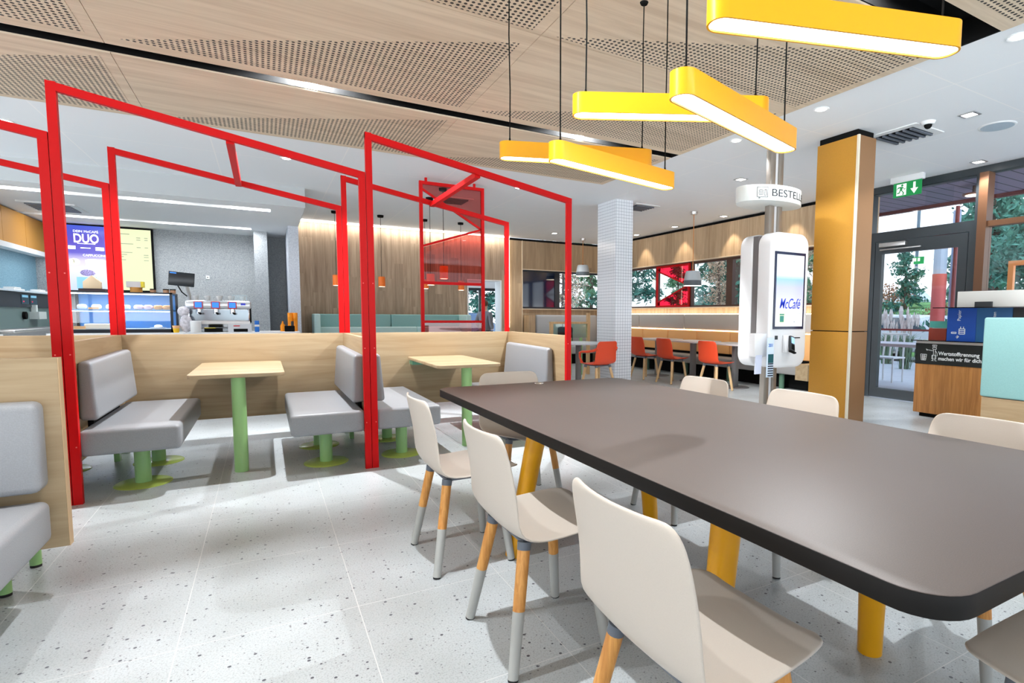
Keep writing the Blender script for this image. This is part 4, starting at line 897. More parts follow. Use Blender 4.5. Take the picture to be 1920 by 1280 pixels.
light('AREA', 'case_light', ((cx0+cx1)/2, 9.75, cz1-.04), 5, t, 1.0, sy=.05)
light('AREA', 'case_light', ((cx0+cx1)/2, 9.75, 1.20), 3, t, 1.0, sy=.05)
BRD = mat('pastry', srgb(218, 150, 84), .6, noise=(60, .2)); ICE = mat('icing', srgb(244, 240, 236), .5, noise=(90, .25)); PNK = mat('pink_icing', srgb(232, 196, 200), .5, noise=(90, .2))
pos = [(-2.12, ICE, 'white iced pastry at the left of the upper display shelf'), (-1.97, ICE, 'white iced pastry second from left on the upper shelf'), (-1.82, ICE, 'white iced pastry beside the rear red post'), (-1.66, ICE, 'white iced pastry right of the rear red post'), (-1.52, PNK, 'pink iced pastry on the upper shelf'), (-1.41, PNK, 'pink iced pastry next to the golden ones'), (-1.30, BRD, 'golden pastry on the upper shelf'), (-1.20, BRD, 'golden pastry at the right end of the upper shelf')]
for x, mm, l in pos:
    t = thing('pastry', l, 'pastry', (x, 9.80, 1.235), 0, 'pastries on the upper display shelf')
    b = MB(); n1, n2 = 14, 8; vs = []; fs = []
    for i in range(n1):
        for j in range(n2):
            A, B = 2*PI*i/n1, 2*PI*j/n2; vs.append((x+(.030+.026*math.cos(B))*math.cos(A), 9.74+(.030+.026*math.cos(B))*math.sin(A), 1.268+.033*math.sin(B)))
            fs.append((i*n2+j, ((i+1) % n1)*n2+j, ((i+1) % n1)*n2+(j+1) % n2, i*n2+(j+1) % n2))
    b._add(vs, fs).build('ring', mm, t, smooth=True)
t = thing('pastry_tray', 'white tray of wrapped slices on the case floor', 'tray', (-1.95, 9.8, .97)); MB().box(-2.1, -1.82, 9.68, 9.95, .971, 1.04).build('tray', mat('cream', srgb(240, 232, 214), .5), t, bevel=.01)
t = thing('price_card', 'orange price card at the lower left of the display case', 'card', (-2.12, 9.66, .97)); MB().box(-2.2, -2.08, 9.655, 9.66, .97, 1.01).build('card', mat('card_orange', srgb(246, 196, 140), .6), t)
t = thing('price_card', 'orange price card on the upper shelf of the display case', 'card', (-2.0, 9.66, 1.235)); MB().box(-2.04, -1.93, 9.655, 9.66, 1.22, 1.262).build('card', MT['card_orange'], t)
t = thing('pastry_plate', 'round plate with a cake slice on the case floor right side', 'plate', (-1.3, 9.8, .97)); MB().lathe(-1.32, 9.82, [(.07, .971), (.1, .985)], 24).build('plate', WHITE, t); MB().sphere((-1.32, 9.82, 1.0), .05, 12, (1, 1, .5)).build('cake', ICE, t, smooth=True)
# things on display case
t = thing('gingerbread_box', 'small gingerbread house shaped card box on the display case', 'box', (-2.02, 9.9, cz1))
MB().box(-2.16, -1.88, 9.80, 9.98, cz1, cz1+.04).build('base', mat('dark_brown', srgb(70, 52, 56), .6), t)
m = MB(); m.slab([(-2.11, cz1+.04), (-1.92, cz1+.04), (-1.92, cz1+.13), (-2.015, cz1+.22), (-2.11, cz1+.13)], (0, 9.86, 0), (1, 0, 0), (0, 0, 1), .07); m.build('house', mat('biscuit', srgb(240, 214, 178), .6), t, bevel=.006)
t = thing('yellow_gift_box', 'white and yellow carton on the display case', 'box', (-1.58, 9.9, cz1))
MB().box(-1.66, -1.50, 9.85, 9.97, cz1+.075, cz1+.155).build('carton', mat('carton_white', srgb(220, 214, 214), .6), t); MB().box(-1.50, -1.47, 9.85, 9.97, cz1+.075, cz1+.155).build('yellow_end', mat('carton_yellow', srgb(246, 220, 50), .5), t); MB().lathe(-1.56, 9.91, [(.07, cz1), (.07, cz1+.06), (.072, cz1+.075)], 24).build('tin', mat('tin_amber', srgb(212, 150, 70), .5), t)
JR = mat('jar_brown', srgb(196, 146, 110), .4)
for x, l in ((-1.76, 'brown jar on the display case beside the gingerbread box'), (-1.37, 'dark lidded jar near the middle of the display case'), (-1.22, 'brown lidded jar on the right part of the display case'), (-1.14, 'brown lidded jar at the right corner of the display case')):
    t = thing('jar', l, 'jar', (x, 9.9, cz1), 0, 'jars on the display case'); MB().lathe(x, 9.9, [(.034, cz1), (.036, cz1+.045)], 16).build('glass_body', JR, t, smooth=True); MB().lathe(x, 9.9, [(.037, cz1+.045), (.036, cz1+.06)], 16).build('lid', BLACK, t)
# espresso machine
t = thing('espresso_machine', 'wide chrome three group espresso machine on the counter', 'coffee machine', (-.58, 10.0, CT))
EX0, EX1 = -.97, -.19; yf = 9.75
MB().box(EX0, EX1, yf+.10, 10.25, CT+.05, CT+.47).build('body', CHROME, t, bevel=.02); MB().box(EX0-.02, EX1+.02, yf, 10.28, CT+.34, CT+.46).build('front_hood', mat('hood_silver', srgb(206, 210, 216), .25, metal=.6), t, bevel=.02)
MB().box(EX0, EX1, yf-.02, yf+.12, CT+.12, CT+.16).build('drip_tray', STEEL, t); MB().box(EX0+.02, EX1-.02, yf+.085, yf+.10, CT+.17, CT+.33).build('back_splash', mat('splash_grey', srgb(120, 128, 134), .15, metal=.8), t)
for k, x in enumerate((-.83, -.62, -.41)):
    q = MB().box(x-.055, x+.055, yf-.015, yf, CT+.345, CT+.45).build('control_screen', mat('screen_frame', srgb(190, 60, 70), .4), t); MB().box(x-.042, x+.042, yf-.019, yf-.0155, CT+.36, CT+.438).build('display', mat('blue_display', srgb(40, 120, 220), .3, emit=.7), q)
    MB().tube([(x, yf+.05, CT+.34), (x, yf+.05, CT+.27)], .035, 14).build('brew_group', CHROME, t, smooth=True); MB().tube([(x, yf+.03, CT+.285), (x+.03, yf-.12, CT+.27)], [.012, .016], 10).build('portafilter_handle', BLACK, t, smooth=True)
MB().box(-.30, -.24, yf-.018, yf-.001, CT+.40, CT+.43).build('badge', mat('badge_blue', srgb(60, 70, 200), .4), t)
for x in (EX0-.01, EX1+.01): MB().tube([(x, yf-.01, CT+.14), (x, yf+.02, CT+.36)], .012, 10).build('side_rail', BLACK, t)
for x in (EX0+.06, EX1-.06): MB().box(x-.04, x+.04, 9.85, 10.2, CT, CT+.05).build('foot', DARKM, t)
for k in range(5):
    x = -.88+k*.15; c = thing('coffee_cup', 'white cup stacked on top of the espresso machine', 'cup', (x, 10.0, CT+.47), 0, 'white cups on the espresso machine'); MB().lathe(x, 10.0, [(.025, CT+.47), (.038, CT+.50), (.045, CT+.54)], 16).build('bowl', WHITE, c, smooth=True)
t = thing('clear_container', 'clear plastic container on the right of the espresso machine top', 'container', (-.33, 10.0, CT+.47)); MB().box(-.42, -.22, 9.92, 10.1, CT+.475, CT+.56).build('box', glass('clear_plastic', (.9, .95, .96, 1), .5), t)
t = thing('lidded_bag', 'white cloth wrapped bundle beside the espresso machine', 'cloth', (-1.0, 9.7, CT)); m = MB().sphere((-.975, 9.63, CT+.13), .10, 14, (.75, .6, 1.3)); m.sphere((-1.0, 9.64, CT+.30), .072, 14, (1, .8, 1)); m.build('bundle', mat('cloth_white', srgb(206, 204, 212), .6, noise=(30, .2)), t, smooth=True)
t = thing('straw_cup', 'cup of orange straws with yellow band on the counter', 'cup', (-1.07, 9.6, CT)); MB().lathe(-1.09, 9.60, [(.03, CT), (.04, CT+.06)], 16).build('yellow_cup', mat('cup_yellow', srgb(246, 198, 40), .5), t, smooth=True); MB().lathe(-1.09, 9.60, [(.038, CT+.06), (.046, CT+.10)], 16).build('straws', mat('straw_orange', srgb(244, 190, 140), .6), t, smooth=True)
t = thing('white_canister', 'plain white canister on the counter by the coffee machine', 'canister', (-.86, 9.6, CT)); MB().lathe(-.86, 9.60, [(.065, CT), (.068, CT+.16), (.06, CT+.165)], 24).build('body', WHITE, t, smooth=True)
t = thing('stacked_lids', 'dark trays with a yellow edge under the coffee machine shelf', 'trays', (-.62, 9.62, CT)); MB().box(-.76, -.54, 9.6, 9.72, CT+.005, CT+.06).build('tray', BLACK, t); MB().box(-.76, -.62, 9.595, 9.6, CT+.06, CT+.068).build('yellow_edge', MT['carton_yellow'], t)
t = thing('white_box', 'white equipment box with red label under the coffee machine', 'box', (-.33, 9.62, CT)); MB().box(-.47, -.17, 9.61, 9.72, CT, CT+.12).build('box', mat('box_grey', srgb(210, 214, 220), .5), t); MB().box(-.40, -.22, 9.606, 9.611, CT+.005, CT+.05).build('dark_opening', BLACK, t); MB().box(-.40, -.32, 9.606, 9.61, CT+.085, CT+.10).build('red_label', mat('label_red', srgb(200, 60, 70), .5), t)
t = thing('blue_bottle', 'blue and white carton right of the coffee machine', 'carton', (-.10, 9.65, CT)); MB().box(-.13, -.07, 9.62, 9.68, CT, CT+.17).build('body', mat('carton_blue', srgb(30, 110, 200), .4), t, bevel=.005); MB().box(-.132, -.068, 9.615, 9.621, CT+.08, CT+.11).build('label', WHITE, t)
t = thing('orange_bottle', 'short orange bottle near the stacked orange cups', 'bottle', (.25, 9.9, CT)); MB().lathe(.25, 9.9, [(.035, CT), (.035, CT+.09), (.012, CT+.13), (.012, CT+.16)], 16).build('body', mat('orange_plastic', srgb(246, 150, 24), .35), t, smooth=True)
for x, h_, l in ((.37, .30, 'left stack of orange cups by the light pier'), (.44, .30, 'right stack of orange cups by the light pier')):
    t = thing('cup_stack', l, 'cups', (x, 9.95, CT)); pr = []
    for k in range(9): pr += [(.032+.001*k, CT+k*.033), (.036, CT+k*.033+.03)]
    MB().lathe(x-.01, 9.95, pr, 16).build('cups', MT['orange_plastic'], t, smooth=True)
t = thing('black_dispenser', 'small black dispenser in front of the orange cups', 'dispenser', (.34, 9.75, CT)); MB().box(.27, .41, 9.70, 9.80, CT, CT+.09).build('body', BLACK, t, bevel=.008); MB().tube([(.38, 9.75, CT+.09), (.38, 9.75, CT+.16)], .02, 10).build('spout', DARKM, t)
# till monitor
t = thing('order_monitor', 'small black monitor tilted on an arm above the display case', 'monitor', (-1.0, 9.95, 1.5))
a = Matrix.Translation(Vector((-1.03, 9.9, 1.685))) @ Matrix.Rotation(math.radians(5), 4, 'Y')
tb(-.155, .155, -.015, .015, -.10, .10).build('screen', mat('monitor_black', srgb(38, 44, 50), .25), t, bevel=.005); tb(-.14, -.065, -.017, -.0155, .072, .088).build('blue_badge', MT['blue_display'], t); MB().tube([(-.98, 9.94, 1.60), (-.95, 9.98, 1.46), (-.95, 10.0, CT+.47)], .02, 10).build('arm', SLEEVE, t, smooth=True); MB().tube([(-1.08, 9.93, 1.59), (-1.04, 9.95, 1.50), (-.98, 9.97, 1.44)], .008, 8).build('cable', BLACK, t)
# menu boards on the kitchen wall
t = thing('promo_screen', 'violet promotional menu screen lettered DUO on the kitchen wall', 'menu screen', (-2.46, 13.3, 1.6))
MB().box(-3.10, -1.83+-.62, 13.30, 13.36, 1.58, 2.79).build('case', BLACK, t)
PS = screen_mat('promo_display', [(0, srgb(190, 206, 236)), (.33, srgb(226, 226, 246)), (.46, srgb(214, 206, 240)), (.58, srgb(96, 92, 200)), (.8, srgb(84, 70, 186)), (1, srgb(60, 84, 200))], e=1.1)
s = MB().box(-3.08, -2.47, 13.292, 13.30, 1.60, 2.77).build('screen', PS, t); LE = mat('screen_white', (1, 1, 1, 1), .5, emit=1.2)
text('lettering', 'DUO', .22, LE, s, (-2.775, 13.291, 2.465), (1, 0, 0), (0, 0, 1), .0005, 'CENTER', .004, .72); text('lettering', 'DEIN McCAFÉ', .058, LE, s, (-2.775, 13.291, 2.645), (1, 0, 0), (0, 0, 1), .0005, 'CENTER'); text('lettering', 'CAPPUCCINO', .055, LE, s, (-2.66, 13.291, 2.22), (1, 0, 0), (0, 0, 1), .0005, 'CENTER')
text('lettering', '3', .09, mat('ink_green', srgb(60, 70, 40), .5), s, (-2.99, 13.283, 2.09), (1, 0, 0), (0, 0, 1), .0005)
MB().box(-2.90, -2.65, 13.289, 13.292, 2.44, 2.45).box(-3.03, -2.93, 13.289, 13.292, 2.34, 2.40).box(-2.86, -2.72, 13.289, 13.292, 2.36, 2.375).box(-2.65, -2.53, 13.289, 13.292, 2.33, 2.39).build('text_blocks', LE, s)
m = MB(); m.sphere((-2.96, 13.295, 2.11), .09, 16, (1, .08, .8)); m.build('price_bubble', mat('bubble', srgb(244, 240, 220), .5, emit=.8), s, smooth=True)
m = MB(); m.lathe(-2.66, 13.30, [(.12, 1.92), (.17, 2.02), (.18, 2.15), (.14, 2.17)], 24, 1, .08); m.build('cup_picture', mat('cup_pic', (1, 1, 1, 1), .5, emit=.95), s, smooth=True)
m = MB(); m.sphere((-2.78, 13.293, 1.92), .10, 16, (1.1, .1, .6)); m.build('muffin_picture', mat('muffin_pic', srgb(150, 140, 190), .5, emit=.3, noise=(60, .6)), s, smooth=True)
MB().box(-2.94, -2.66, 13.286, 13.292, 1.63, 1.84).build('blue_card', mat('card_blue', srgb(130, 184, 220), .5, emit=.5), s)
t = thing('menu_board', 'pale yellow menu price screen right of the violet one', 'menu screen', (-2.15, 13.3, 1.6))
MB().box(-2.43, -1.80, 13.30, 13.36, 1.58, 2.79).build('case', BLACK, t); s = MB().box(-2.42, -1.83, 13.292, 13.30, 1.62, 2.76).build('screen', mat('menu_glow', (.02, .02, .02, 1), .5, emit=.92, ecol=srgb(236, 244, 196)), t)
b = MB()
for z, x0, x1 in ((2.66, -2.35, -2.15), (2.60, -2.05, -1.99), (2.60, -1.93, -1.88), (2.56, -2.05, -1.99), (2.56, -1.93, -1.88), (2.48, -2.35, -2.1), (2.42, -2.05, -1.99), (2.42, -1.93, -1.88), (2.32, -2.35, -2.12), (2.28, -2.38, -2.2), (2.24, -2.38, -2.25), (2.28, -1.95, -1.88), (2.24, -1.95, -1.88), (2.18, -2.38, -2.22), (2.18, -1.95, -1.88)): b.box(x0, x1, 13.289, 13.292, z, z+.012)
b.build('price_lines', mat('line_grey', srgb(150, 158, 130), .5, emit=.2), s)
t = thing('wall_socket', 'small white wall socket right of the black monitor', 'socket', (-.95, 13.37, 1.9)); MB().box(-.99, -.93, 13.36, 13.38, 1.88, 1.95).build('plate', WHITE, t); MB().box(-.97, -.95, 13.355, 13.36, 1.905, 1.92).build('hole', BLACK, t)
# gold hood and left kitchen line
t = thing('gold_hood', 'gold panelled extractor hood with white lower trim in the left kitchen', 'hood', (-3.4, 12, 2.25))
for k in range(4): MB().box(-3.49, -3.35, 9.62+k*.945, 9.62+(k+1)*.945-.008, 2.25, KZ-.02).build('panel', GOLD, t)
MB().box(-3.49, -3.33, 9.62, 13.37, 2.17, 2.25).build('white_trim', WHITE, t)
t = thing('fry_station', 'steel kitchen station with black control panel in the left kitchen', 'kitchen station', (-3.2, 12, 0))
MB().box(-3.49, -2.95, 9.9, 13.3, 0, .90).build('base', STEEL, t); MB().box(-3.49, -3.30, 9.9, 13.3, .90, 1.27).build('back_board', mat('station_steel', srgb(126, 152, 150), .35, metal=.3), t)
cp = MB().box(-3.49, -3.27, 9.9, 13.3, 1.27, 1.50).build('control_panel', mat('panel_dark', srgb(14, 30, 46), .25), t); MB().box(-3.49, -3.2, 9.9, 13.3, 1.50, 1.52).build('top_shelf', mat('shelf_light', srgb(210, 224, 234), .3), t)
for y in (11.75, 12.12):
    MB().box(-3.271, -3.265, y, y+.30, 1.32, 1.47).build('control_unit', mat('unit_teal', srgb(16, 70, 90), .3), cp); MB().box(-3.266, -3.262, y+.03, y+.27, 1.425, 1.46).build('display', mat('pale_display', srgb(130, 190, 220), .3, emit=.5), cp); MB().box(-3.266, -3.262, y+.06, y+.10, 1.35, 1.37).build('red_button', mat('button_red', srgb(230, 40, 80), .3, emit=.6), cp)
MB().tube([(-3.30, 11.9, 1.14), (-3.26, 11.9, 1.14)], .06, 20).build('port', BLACK, t); MB().box(-3.30, -3.18, 12.15, 12.50, 1.08, 1.20).build('bracket_box', mat('bracket_white', srgb(214, 224, 222), .4), t); MB().box(-3.28, -3.22, 12.18, 12.26, 1.20, 1.31).build('lever', MT['bracket_white'], t)
MB().box(-3.27, -2.98, 10.4, 13.1, .90, .95).build('basin_rim', STEEL, t, bevel=.02)
for y, l in ((11.65, 'white folded cloth on the left kitchen shelf, nearer one'), (12.75, 'white folded cloth on the left kitchen shelf behind the red post')):
    t = thing('folded_cloth', l, 'cloth', (-3.35, y, 1.52)); MB().box(-3.42, -3.25, y-.22, y+.22, 1.52, 1.55).box(-3.40, -3.27, y-.12, y+.14, 1.55, 1.575).build('cloth', WHITE, t, bevel=.008)

# ================================================================== outside
PAV = grid_mat('paving', srgb(206, 208, 216), srgb(176, 178, 188), .6, .01, .8, (0, 1), (0, 0, 0))
struct('floor', MB().box(8.02, 15.5, -8, 22, -.15, -.03), PAV)
struct('floor', MB().box(15.5, 90, -40, 90, -.25, -.12).box(-12, 15.5, 22, 90, -.25, -.12).box(-12, 8.0, 13.62, 22, -.15, -.03), mat('asphalt', srgb(150, 152, 156), .85, noise=(3, .08)))
SOF = grid_mat('soffit_planks', srgb(132, 120, 142), srgb(40, 36, 46), .19, .02, .6, (1,))
cn = thing('canopy', 'dark plank canopy roof outside above the glass front', 'canopy', (9, 3, 3)); MB().box(8.03, 9.45, -6, 9, 3.02, 3.16).build('soffit', SOF, cn); MB().box(9.45, 9.53, -6, 9, 2.97, 3.22).build('fascia', mat('fascia_red', srgb(110, 50, 50), .5), cn)
t = thing('canopy_lamp', 'brown disc lamp under the outdoor canopy', 'lamp', (8.6, 4.02, 3.0)); MB().tube([(8.6, 4.02, 3.018), (8.6, 4.02, 2.92)], .02, 10).build('stem', BRN, t); MB().lathe(8.6, 4.02, [(.13, 2.89), (.14, 2.91), (.03, 2.93)], 20).build('disc', mat('lamp_brown', srgb(120, 74, 58), .4), t); MB().lathe(8.6, 4.02, [(.01, 2.882), (.10, 2.887)], 16).build('bulb', PB, t)
def pine(x, y, h, label, seed=1, name='pine_tree', col=(64, 104, 88), n=900, sp_=1.0, trunk=(96, 84, 78), leafy=False, z0=-.12, bare=False):
    R = random.Random(seed); t = thing(name, label, 'tree', (x, y, z0))
    g = 'leaf_'+'_'.join(map(str, col)); lm = MT.get(g) or mat(g, srgb(*col), .8, noise=(8, .35)); tm = MT.get('bark_%d' % trunk[0]) or mat('bark_%d' % trunk[0], srgb(*trunk), .9)
    tr = MB().tube([(0, 0, 0), (h*.01, 0, h*.5), (0, h*.01, h)], [h*.022, h*.014, h*.004], 8); lf = MB()
    k = int(26*sp_)
    for i in range(k):
        f = .10+.86*i/k; z = h*f; L = h*.30*(1-f*.75)*R.uniform(.6, 1.1)*(1.25 if leafy else 1); a_ = R.uniform(0, 2*PI); d = Vector((math.cos(a_), math.sin(a_), R.uniform(-.05, .35)))
        e = Vector((0, 0, z))+d*L; tr.tube([(0, 0, z), tuple(Vector((0, 0, z))+d*L*.5+Vector((0, 0, .03*h*R.random()))), tuple(e)], [h*.006, h*.004, h*.0015], 5)
        for j in range(int(n/k)):
            u = R.uniform(.15, 1.05)
            p = Vector((0, 0, z))+d*L*u+Vector((R.gauss(0, 1), R.gauss(0, 1), R.gauss(0, .7)))*h*.028
            s_ = h*R.uniform(.007, .015)*(1.0 if not bare else .6)
            q = Vector((R.uniform(-1, 1), R.uniform(-1, 1), R.uniform(-1, 1))).normalized(); w_ = q.cross(Vector((R.uniform(-1, 1), .3, R.uniform(-1, 1)))).normalized()
            lf.quad(p-q*s_*2, p+w_*s_*.7, p+q*s_*2, p-w_*s_*.7)
    tr.build('trunk', tm, t, world=False, smooth=True); lf.build('foliage', lm, t, world=False)
    return t
G1, G2, G3, G4 = (84, 140, 124), (112, 158, 120), (206, 184, 160), (140, 162, 138)
tr_ = [(23.0, 27.5, 5, 'pine tree far behind the red window frame', 22, G2), (13.0, 12.8, 6, 'bushy pine outside left of the red window frame', 1, G1), (16.0, 15.6, 6.5, 'tall pine outside beyond the tiled pillar', 2, G1), (12.6, 18.2, 6.2, 'pine tree outside the far corner window', 3, G1),
       (18.0, 13.4, 6, 'bare pale tree outside the window right of the grey pendant', 4, G3), (12.2, 10.0, 4.2, 'pine tree outside beside the brown window mullion', 5, G2), (9.6, 18.0, 5, 'pale leafy tree outside the far corner window', 6, G3),
       (21, 16.5, 8, 'green tree in the back row beyond the parking lot', 7, G2), (15.8, 6.9, 5.4, 'large pine outside the right glass pane', 8, G1), (21.5, 9.2, 6.4, 'pine behind the large one at the right glass pane', 9, G1),
       (23.2, 13.2, 4.2, 'small pine on the green bank seen through the glass door', 10, G1), (27.5, 12.6, 5.4, 'pine seen at the right of the glass door', 11, G4), (25, 21, 7, 'tall tree at the back of the parking lot', 12, G1), (10.8, 11.2, 3.2, 'brown leafed bush tree by the window band', 13, G3), (14.4, 24.0, 6, 'bushy pine behind the far window', 14, G2), (7.4, 20.8, 6, 'pine beyond the corner window edge', 15, G1), (13.2, 5.1, 4.2, 'pine at the far right of the glass front', 16, G1)]
for x, y, h, l, sd, col in tr_: pine(x, y, h, l, sd, col=col, n=3000, bare=(col == G3))
# bank with grass
b = MB(); nx, ny = 14, 30; vs = []
for i in range(nx+1):
    for j in range(ny+1):
        xx = 19+i*(.9 if i < 8 else .9+(i-7)*.9); yy = -6+j*(20+(xx-19)*.6)/30; vs.append((xx, yy, -.1+1.95*math.sin(min(1, i/7)*PI/2)+.06*math.sin(i*1.3+j*.7)))
b._add(vs, [(i*(ny+1)+j, (i+1)*(ny+1)+j, (i+1)*(ny+1)+j+1, i*(ny+1)+j+1) for i in range(nx) for j in range(ny)])
o = b.build('grass_bank', mat('bank_green', srgb(120, 168, 96), .9, noise=(2.5, .35)), smooth=True); tag(o, 'green sloping bank beyond the parking lot', 'bank', kind='structure')
def bush(x, y, z, r, label, col, seed):
    R = random.Random(seed); t = thing('bush', label, 'bush', (x, y, z)); lf = MB(); g = 'leaf_'+'_'.join(map(str, col)); lm = MT.get(g) or mat(g, srgb(*col), .8, noise=(8, .35))
    st = MB()
    for k in range(7): a_ = k*.9; st.tube([(0, 0, 0), (math.cos(a_)*r*.6, math.sin(a_)*r*.6, r*.9)], [.03, .01], 5)
    st.build('stems', MT['bark_96'], t, world=False)
    for i in range(900):
        d = Vector((R.gauss(0, 1), R.gauss(0, 1), abs(R.gauss(0, 1)))).normalized()*r*R.uniform(.55, 1.05); d.z *= .9; s_ = r*R.uniform(.03, .07)
        q = Vector((R.uniform(-1, 1), R.uniform(-1, 1), R.uniform(-1, 1))).normalized(); w_ = q.cross(Vector((R.uniform(-1, 1), .3, R.uniform(-1, 1)))).normalized()
        lf.quad(d-q*s_, d+w_*s_*.6, d+q*s_, d-w_*s_*.6)
    lf.build('foliage', lm, t, world=False)
RU = (190, 140, 112)
for x, y, z, r, l, c_, sd in ((19.9, 13.6, .5, .8, 'green bush left in the door glass on the bank foot', G2, 31), (20.6, 11.6, .6, .9, 'green bush mid door glass behind the parked white car', (96, 150, 104), 32), (24.5, 14.6, 1.7, 1.1, 'rust coloured bush high on the bank seen through the door', RU, 33), (21.6, 10.7, 1.0, .9, 'rust coloured bush right in the door glass', RU, 34),
    (18.6, 7.7, -.1, 1.0, 'dark green bush behind the red patio post', G1, 35), (12.3, 5.35, -.05, .6, 'green hedge bush outside the right glass pane', G1, 36), (14.2, 6.4, -.05, .7, 'green hedge bush at the far right outside', G2, 37), (10.4, 8.6, -.05, 1.2, 'low bush under the window band left of the kiosk', G1, 38), (9.8, 13.0, -.05, 1.1, 'low bush under the red film window', G2, 39), (8.6, 15.4, -.05, .9, 'autumn bush outside the far corner window', RU, 40)):
    bush(x, y, z, r, l, c_, sd)
def tuft(x, y, label, h=1.3, n=150, seed=1):
    R = random.Random(seed); t = thing('pampas_grass', label, 'grass tuft', (x, y, -.03), 0, 'pampas grasses outside the door'); gb = MB(); pl = MB()
    for i in range(n):
        a_ = R.uniform(0, 2*PI); l_ = h*R.uniform(.4, .8); d = Vector((math.cos(a_), math.sin(a_), 0)); sp2 = R.uniform(.1, .55)
        p0 = Vector((R.gauss(0, .05), R.gauss(0, .05), 0)); p1 = p0+d*sp2*l_*.4+Vector((0, 0, l_*.75)); p2 = p0+d*sp2*l_+Vector((0, 0, l_*.85)); w_ = Vector((-d.y, d.x, 0))*.008
        gb.quad(p0-w_, p0+w_, p1+w_, p1-w_); gb.tri(p1-w_, p1+w_, p2)
        if i % 9 == 0: p3 = p0+d*sp2*.35+Vector((0, 0, h*R.uniform(.8, 1.15))); pl.tube([p3-Vector((0, 0, .32)), p3-Vector((0, 0, .12)), p3], [.012, .035, .006], 6)
    gb.build('blades', mat('blade_green', srgb(132, 158, 130), .8), t, world=False); pl.build('plumes', mat('plume', srgb(228, 216, 212), .9), t, world=False)
tuft(13.3, 7.5, 'pale pampas grass left inside the door glass', 1.35, 190, 1); tuft(14.4, 8.6, 'pale pampas grass beside the parked white car', 1.3, 170, 2)
def car(x, y, rz, label, col, cab=(60, 80, 96)):
    t = thing('car', label, 'car', (x, y, -.12), rz); P = [(-2.1, .35), (-2.05, .75), (-1.5, .92), (-.9, 1.38), (.55, 1.42), (1.2, .98), (2.0, .82), (2.15, .5), (2.1, .3)]
    m = MB(); n = len(P); m._add([(x_, -.85, z) for x_, z in P]+[(x_, .85, z) for x_, z in P], [tuple(range(n-1, -1, -1)), tuple(range(n, 2*n))]+[(i, (i+1) % n, (i+1) % n+n, i+n) for i in range(n)]); m.build('body', mat('car_%d' % col[0], srgb(*col), .25, coat=.5), t, world=False, bevel=.08, seg=3)
    m = MB()
    for s_ in (-1, 1): m.slab([(-1.3, .95), (-.82, 1.3), (.5, 1.34), (1.05, .98)], (0, s_*.855, 0), (1, 0, 0), (0, 0, 1), .01*-s_)
    m.box(-1.0, .9, -.7, .7, 1.0, 1.3); m.build('window_glass', mat('car_glass', srgb(*cab), .1), t, world=False)
    for wx in (-1.3, 1.35):
        for s_ in (-.8, .8): q = MB().tube([(wx, s_-.1, .32), (wx, s_+.1, .32)], .32, 20).build('wheel', RUBBER, t, world=False); MB().tube([(wx, s_-.105, .32), (wx, s_+.105, .32)], .18, 14).build('rim', STEEL, q, world=False)
    return t
car(17.0, 9.4, math.radians(75), 'white car parked outside behind the pampas grass', (232, 234, 240)); c2 = car(45, 25.4, math.radians(75), 'silver car on the road above the green bank', (196, 204, 214)); c2.location.z = 1.88
car(5.3, 17.6, math.radians(100), 'dark blue car seen through the narrow doorway', (40, 84, 130)); car(22, 22, math.radians(30), 'grey car far off seen under the window trees', (150, 160, 172))
# patio furniture
t = thing('patio_table', 'pale outdoor table with slab leg seen through the glass door', 'table', (9.6, 5.6, 0)); MB().prism(rrect(9.2, 10.1, 4.80, 6.3, .08, 4), .70, .75).build('table_top', mat('patio_top', srgb(190, 188, 206), .4), t); MB().box(9.5, 9.62, 4.95, 5.1, -.03, .70).build('leg', mat('patio_leg', srgb(128, 124, 150), .5), t); MB().box(9.5, 9.62, 5.9, 6.05, -.03, .70).build('leg', MT['patio_leg'], t)
t = thing('patio_chair', 'white outdoor chair with slatted back behind the patio table', 'chair', (10.5, 6.2, 0)); b = MB()
for k in range(4): b.tube([(10.5+.0, 5.95+k*.13, .45), (10.55, 5.97+k*.12, .86)], .018, 8)
b.tube([(10.55, 5.9, .88), (10.55, 6.4, .88)], .02, 8).build('backrest', WHITE, t, smooth=True); MB().box(10.15, 10.55, 5.93, 6.38, .42, .45).build('seat', WHITE, t, bevel=.01)
for dx, dy in ((.02, .02), (.36, .02), (.02, .4), (.36, .4)): MB().tube([(10.17+dx, 5.94+dy, -.03), (10.17+dx, 5.94+dy, .42)], .016, 8).build('leg', WHITE, t)
t = thing('patio_post', 'red and grey outdoor post with glass top beyond the door', 'post', (12.2, 6.25, 0)); MB().tube([(12.2, 6.25, -.03), (12.2, 6.25, 2.1)], .13, 16).build('red_shaft', mat('faded_red', srgb(206, 96, 92), .5), t, smooth=True); MB().tube([(12.2, 6.25, 2.1), (12.2, 6.25, 2.75)], .12, 12).build('upper_shaft', mat('post_grey', srgb(176, 190, 206), .4), t); MB().tube([(12.45, 6.1, -.03), (12.45, 6.1, 3.4)], .07, 12).build('steel_pole', mat('pole_lilac', srgb(150, 166, 196), .4), t)
t = thing('red_mast', 'thin dark red mast just inside the door glass right edge', 'post', (9.6, 4.62, 0)); MB().tube([(9.6, 4.70, -.03), (9.6, 4.70, 2.96)], .03, 10).build('mast', mat('mast_red', srgb(140, 60, 60), .5), t)
t = thing('red_rail', 'thin red railing across the patio seen through the door', 'railing', (11.6, 7, 0)); MB().box(11.55, 11.6, 5.2, 9.2, .92, .96).build('rail', MT['mast_red'], t); MB().tube([(11.57, 5.25, -.03), (11.57, 5.25, .92)], .02, 8).build('post', MT['mast_red'], t); MB().tube([(11.57, 9.1, -.03), (11.57, 9.1, .92)], .02, 8).build('post', MT['mast_red'], t)
